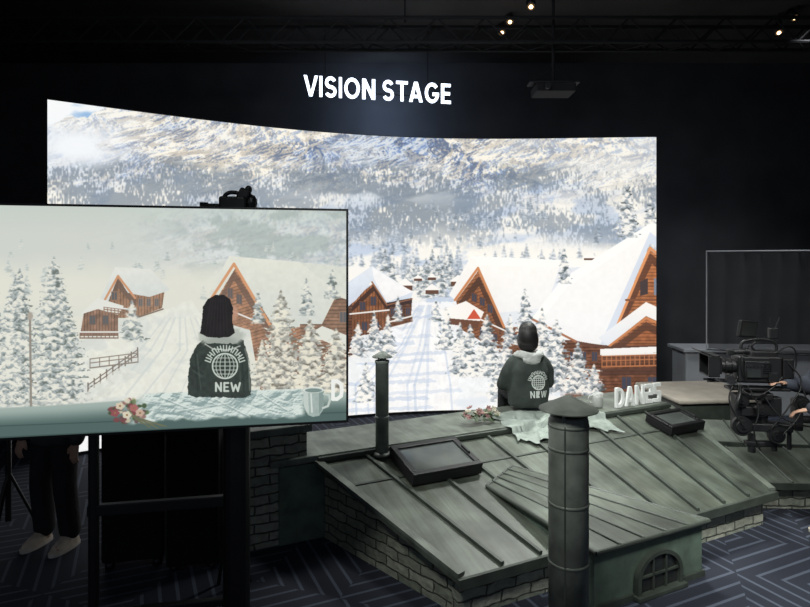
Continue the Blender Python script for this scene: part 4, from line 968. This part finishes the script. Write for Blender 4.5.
for a in (.3,2.4,4.5): bm_cyl(bm,(1.95,.25,-.7),(1.95+.3*math.cos(a),.25+.3*math.sin(a),-1.285),.025)
finish(bm,'jib_tripod',M_blackm,cr)
# ------------------------------------------------------------ scrim
sc=empty('scrim_frame',(3.97,7.7,0),-.45,'tall framed panel of thin dark translucent fabric','scrim')
cyl('frame_post',(0,0,0),(0,0,2.35),.008,M_counter,sc); cyl('frame_post',(2.2,0,0),(2.2,0,2.35),.008,M_grey,sc)
cyl('frame_rail',(0,0,2.34),(2.2,0,2.34),.010,M_counter,sc); cyl('frame_rail',(0,0,1.05),(2.2,0,1.05),.008,M_grey,sc)
bm=bmesh.new(); n=90; A=[]
for i in range(n+1):
    x=.02+2.16*i/n; y=.035*math.sin(i*.75)+.018*math.sin(i*.31); A.append((bm.verts.new((x,y,1.06)),bm.verts.new((x,y*.5,2.32))))
for i in range(n): bm.faces.new((A[i][0],A[i+1][0],A[i+1][1],A[i][1]))
finish(bm,'fabric',M_scrim,sc,True)
for x in (0,2.2): box('base_foot',(x,0,.015),(.06,.5,.03),M_grey,sc,.005)

# ------------------------------------------------------------ sign, truss, lamps, projector
sg=empty('illuminated_sign',(-1.42,8.2,4.53),math.atan2(.42,2.095),'glowing white VISION STAGE sign letters hung above the video wall','sign')
SH=.29; adv=[]; x=0; txt='VISION STAGE'
for i,ch in enumerate(txt):
    if ch==' ': x+=.28; continue
    adv.append((ch,x)); wch=(GP.get(ch) or GR.get(ch))[0]; x+=wch+(.08 if ch in 'TV' else .14)
tot=x-.14; fsc=2.135/(tot*SH)
for ch,xx_ in adv:
    o,_=glyph(ch,SH,.02,M_sign,sg,fsc,t=.16); o.location=(xx_*SH*fsc,0,0)
cyl('sign_rail',(0,.05,.1),(2.13,.05,.1),.008,M_dgrey,sg)
for x in (.3,1.8): cyl('sign_hanger',(x,.05,.1),(x,.05,1.07),.006,M_dgrey,sg,seg=8)
def truss(name,x0,x1,y,z,label,s=.3):
    e=empty(name,(0,y,z),0,label,'truss'); bm=bmesh.new()
    for dy,dz in ((0,0),(s,0),(0,s),(s,s)): bm_cyl(bm,(x0,dy,dz),(x1,dy,dz),.025,seg=8)
    finish(bm,'chords',M_dgrey,e); bm=bmesh.new(); n=int((x1-x0)/s)
    for i in range(n):
        a=x0+i*s; b=a+s
        if i%2: a,b=b,a
        for dy in (0,s): bm_cyl(bm,(a,dy,0),(b,dy,s),.012,seg=6)
        bm_cyl(bm,(a,0,0),(b,s,0),.012,seg=6)
    finish(bm,'lattice',M_dgrey,e)
    for x in (x0+1,0,x1-1): cyl('hanger',(x,s/2,s),(x,s/2,5.6-z),.012,M_dgrey,e,seg=6)
truss('lighting_truss',-6.5,6.5,7.3,4.95,'dark grey lattice lighting truss under the ceiling')
truss('lighting_truss',-6.5,6.5,4.9,5.05,'dark grey lattice lighting truss under the ceiling')
def spot(x,y,z,tilt=.5,on=True):
    e=empty('spotlight',(x,y,z),random.uniform(-.5,.5),'small black ceiling spotlight with warm lamp','spotlight','ceiling spotlights')
    R=(tilt,0,0); c=lathe('can',[(.02,.16),(.055,.14),(.06,0),(.05,0),(.045,.03)],M_black,e); c.rotation_euler=R
    if on:
        b=lathe('lamp',[(.022,-.006),(.026,0),(.022,.012)],M_bulb,e); b.rotation_euler=R
    box('bracket',(0,0,.16),(.015,.1,.12),M_black,e)
    cyl('drop_rod',(0,0,.2),(0,0,5.6-z),.008,M_black,e,seg=8)
for (sx_,sy_,sz_) in ((1.436,8.0,5.48),(1.376,8.3,5.45),(1.529,7.1,5.295),(5.115,8.0,5.332),(5.2,7.8,5.45)):
    spot(sx_,sy_,sz_,-.6)
pj=empty('projector',(1.9,7.5,4.40),0,'dark ceiling projector hanging from a rod','projector')
box('housing',(0,0,0),(.5,.36,.11),M_dgrey,pj,.02); cyl('lens',(-.12,-.17,0),(-.12,-.23,0),.04,M_black,pj); box('mount_plate',(0,0,.085),(.64,.2,.02),M_grey,pj,.005)
cyl('drop_pole',(0,0,.1),(0,0,1.2),.02,M_dgrey,pj)
for x in (-.28,.28): cyl('strut',(x,0,.1),(0,0,.3),.01,M_dgrey,pj,seg=8)

# ------------------------------------------------------------ lights
def area(name,loc,tgt,size,power,col=(1,1,1),spread=180):
    l=bpy.data.lights.new(name,'AREA'); l.shape='DISK'; l.size=size; l.energy=power; l.color=col; l.spread=math.radians(spread)
    o=bpy.data.objects.new(name,l); o.location=loc; COL.objects.link(o); o.rotation_euler=(Vector(tgt)-Vector(loc)).to_track_quat('-Z','Y').to_euler(); return o
area('stage_wash',(2.2,6.9,5.0),(1.6,5.1,.5),.8,34,(.97,1,.95),66)
area('stage_key',(-1.6,6.4,4.9),(1.2,5.0,.5),.6,16,(.98,1,.95),60)
area('front_fill',(-1.0,.2,5.2),(1.9,5.4,.8),1.0,32,(.97,1,.95),50)
area('low_fill',(3.0,1.6,4.6),(2.6,4.6,.15),.6,15,(.98,1,.95),44)
area('side_fill',(5.2,6.9,5.0),(5.0,8.4,.9),.8,18,(.94,.97,1),80)  # added lamp, brightens counter and scrim behind the camera rig
area('hall_ambient',(0,3.6,5.3),(0,10.0,3.4),2.0,36,(.90,.94,1),120)  # added fill that lifts the blacks of the back wall
area('sign_halo_fill',(-.4,9.0,4.62),(-.4,10.0,4.62),.5,11,(.50,.68,1),150)  # added lamp standing in for the haze halo around the sign
area('led_glow_fill',(2.6,9.2,2.6),(3.6,10.0,2.6),.8,11,(.78,.88,1),160)  # added lamp imitating hazy screen glow on the wall beside the LED
w=bpy.data.worlds.new('w'); scene.world=w; w.use_nodes=True
w.node_tree.nodes['Background'].inputs[0].default_value=(.6,.68,.85,1); w.node_tree.nodes['Background'].inputs[1].default_value=.18

cd=bpy.data.cameras.new('camera'); cam=bpy.data.objects.new('camera',cd); COL.objects.link(cam)
cam.location=(0,0,H); cam.rotation_euler=(math.pi/2,0,0); cd.sensor_width=36; cd.lens=36*F/810; cd.shift_y=-(303.5-CY)/810
cd.clip_start=.05; scene.camera=cam
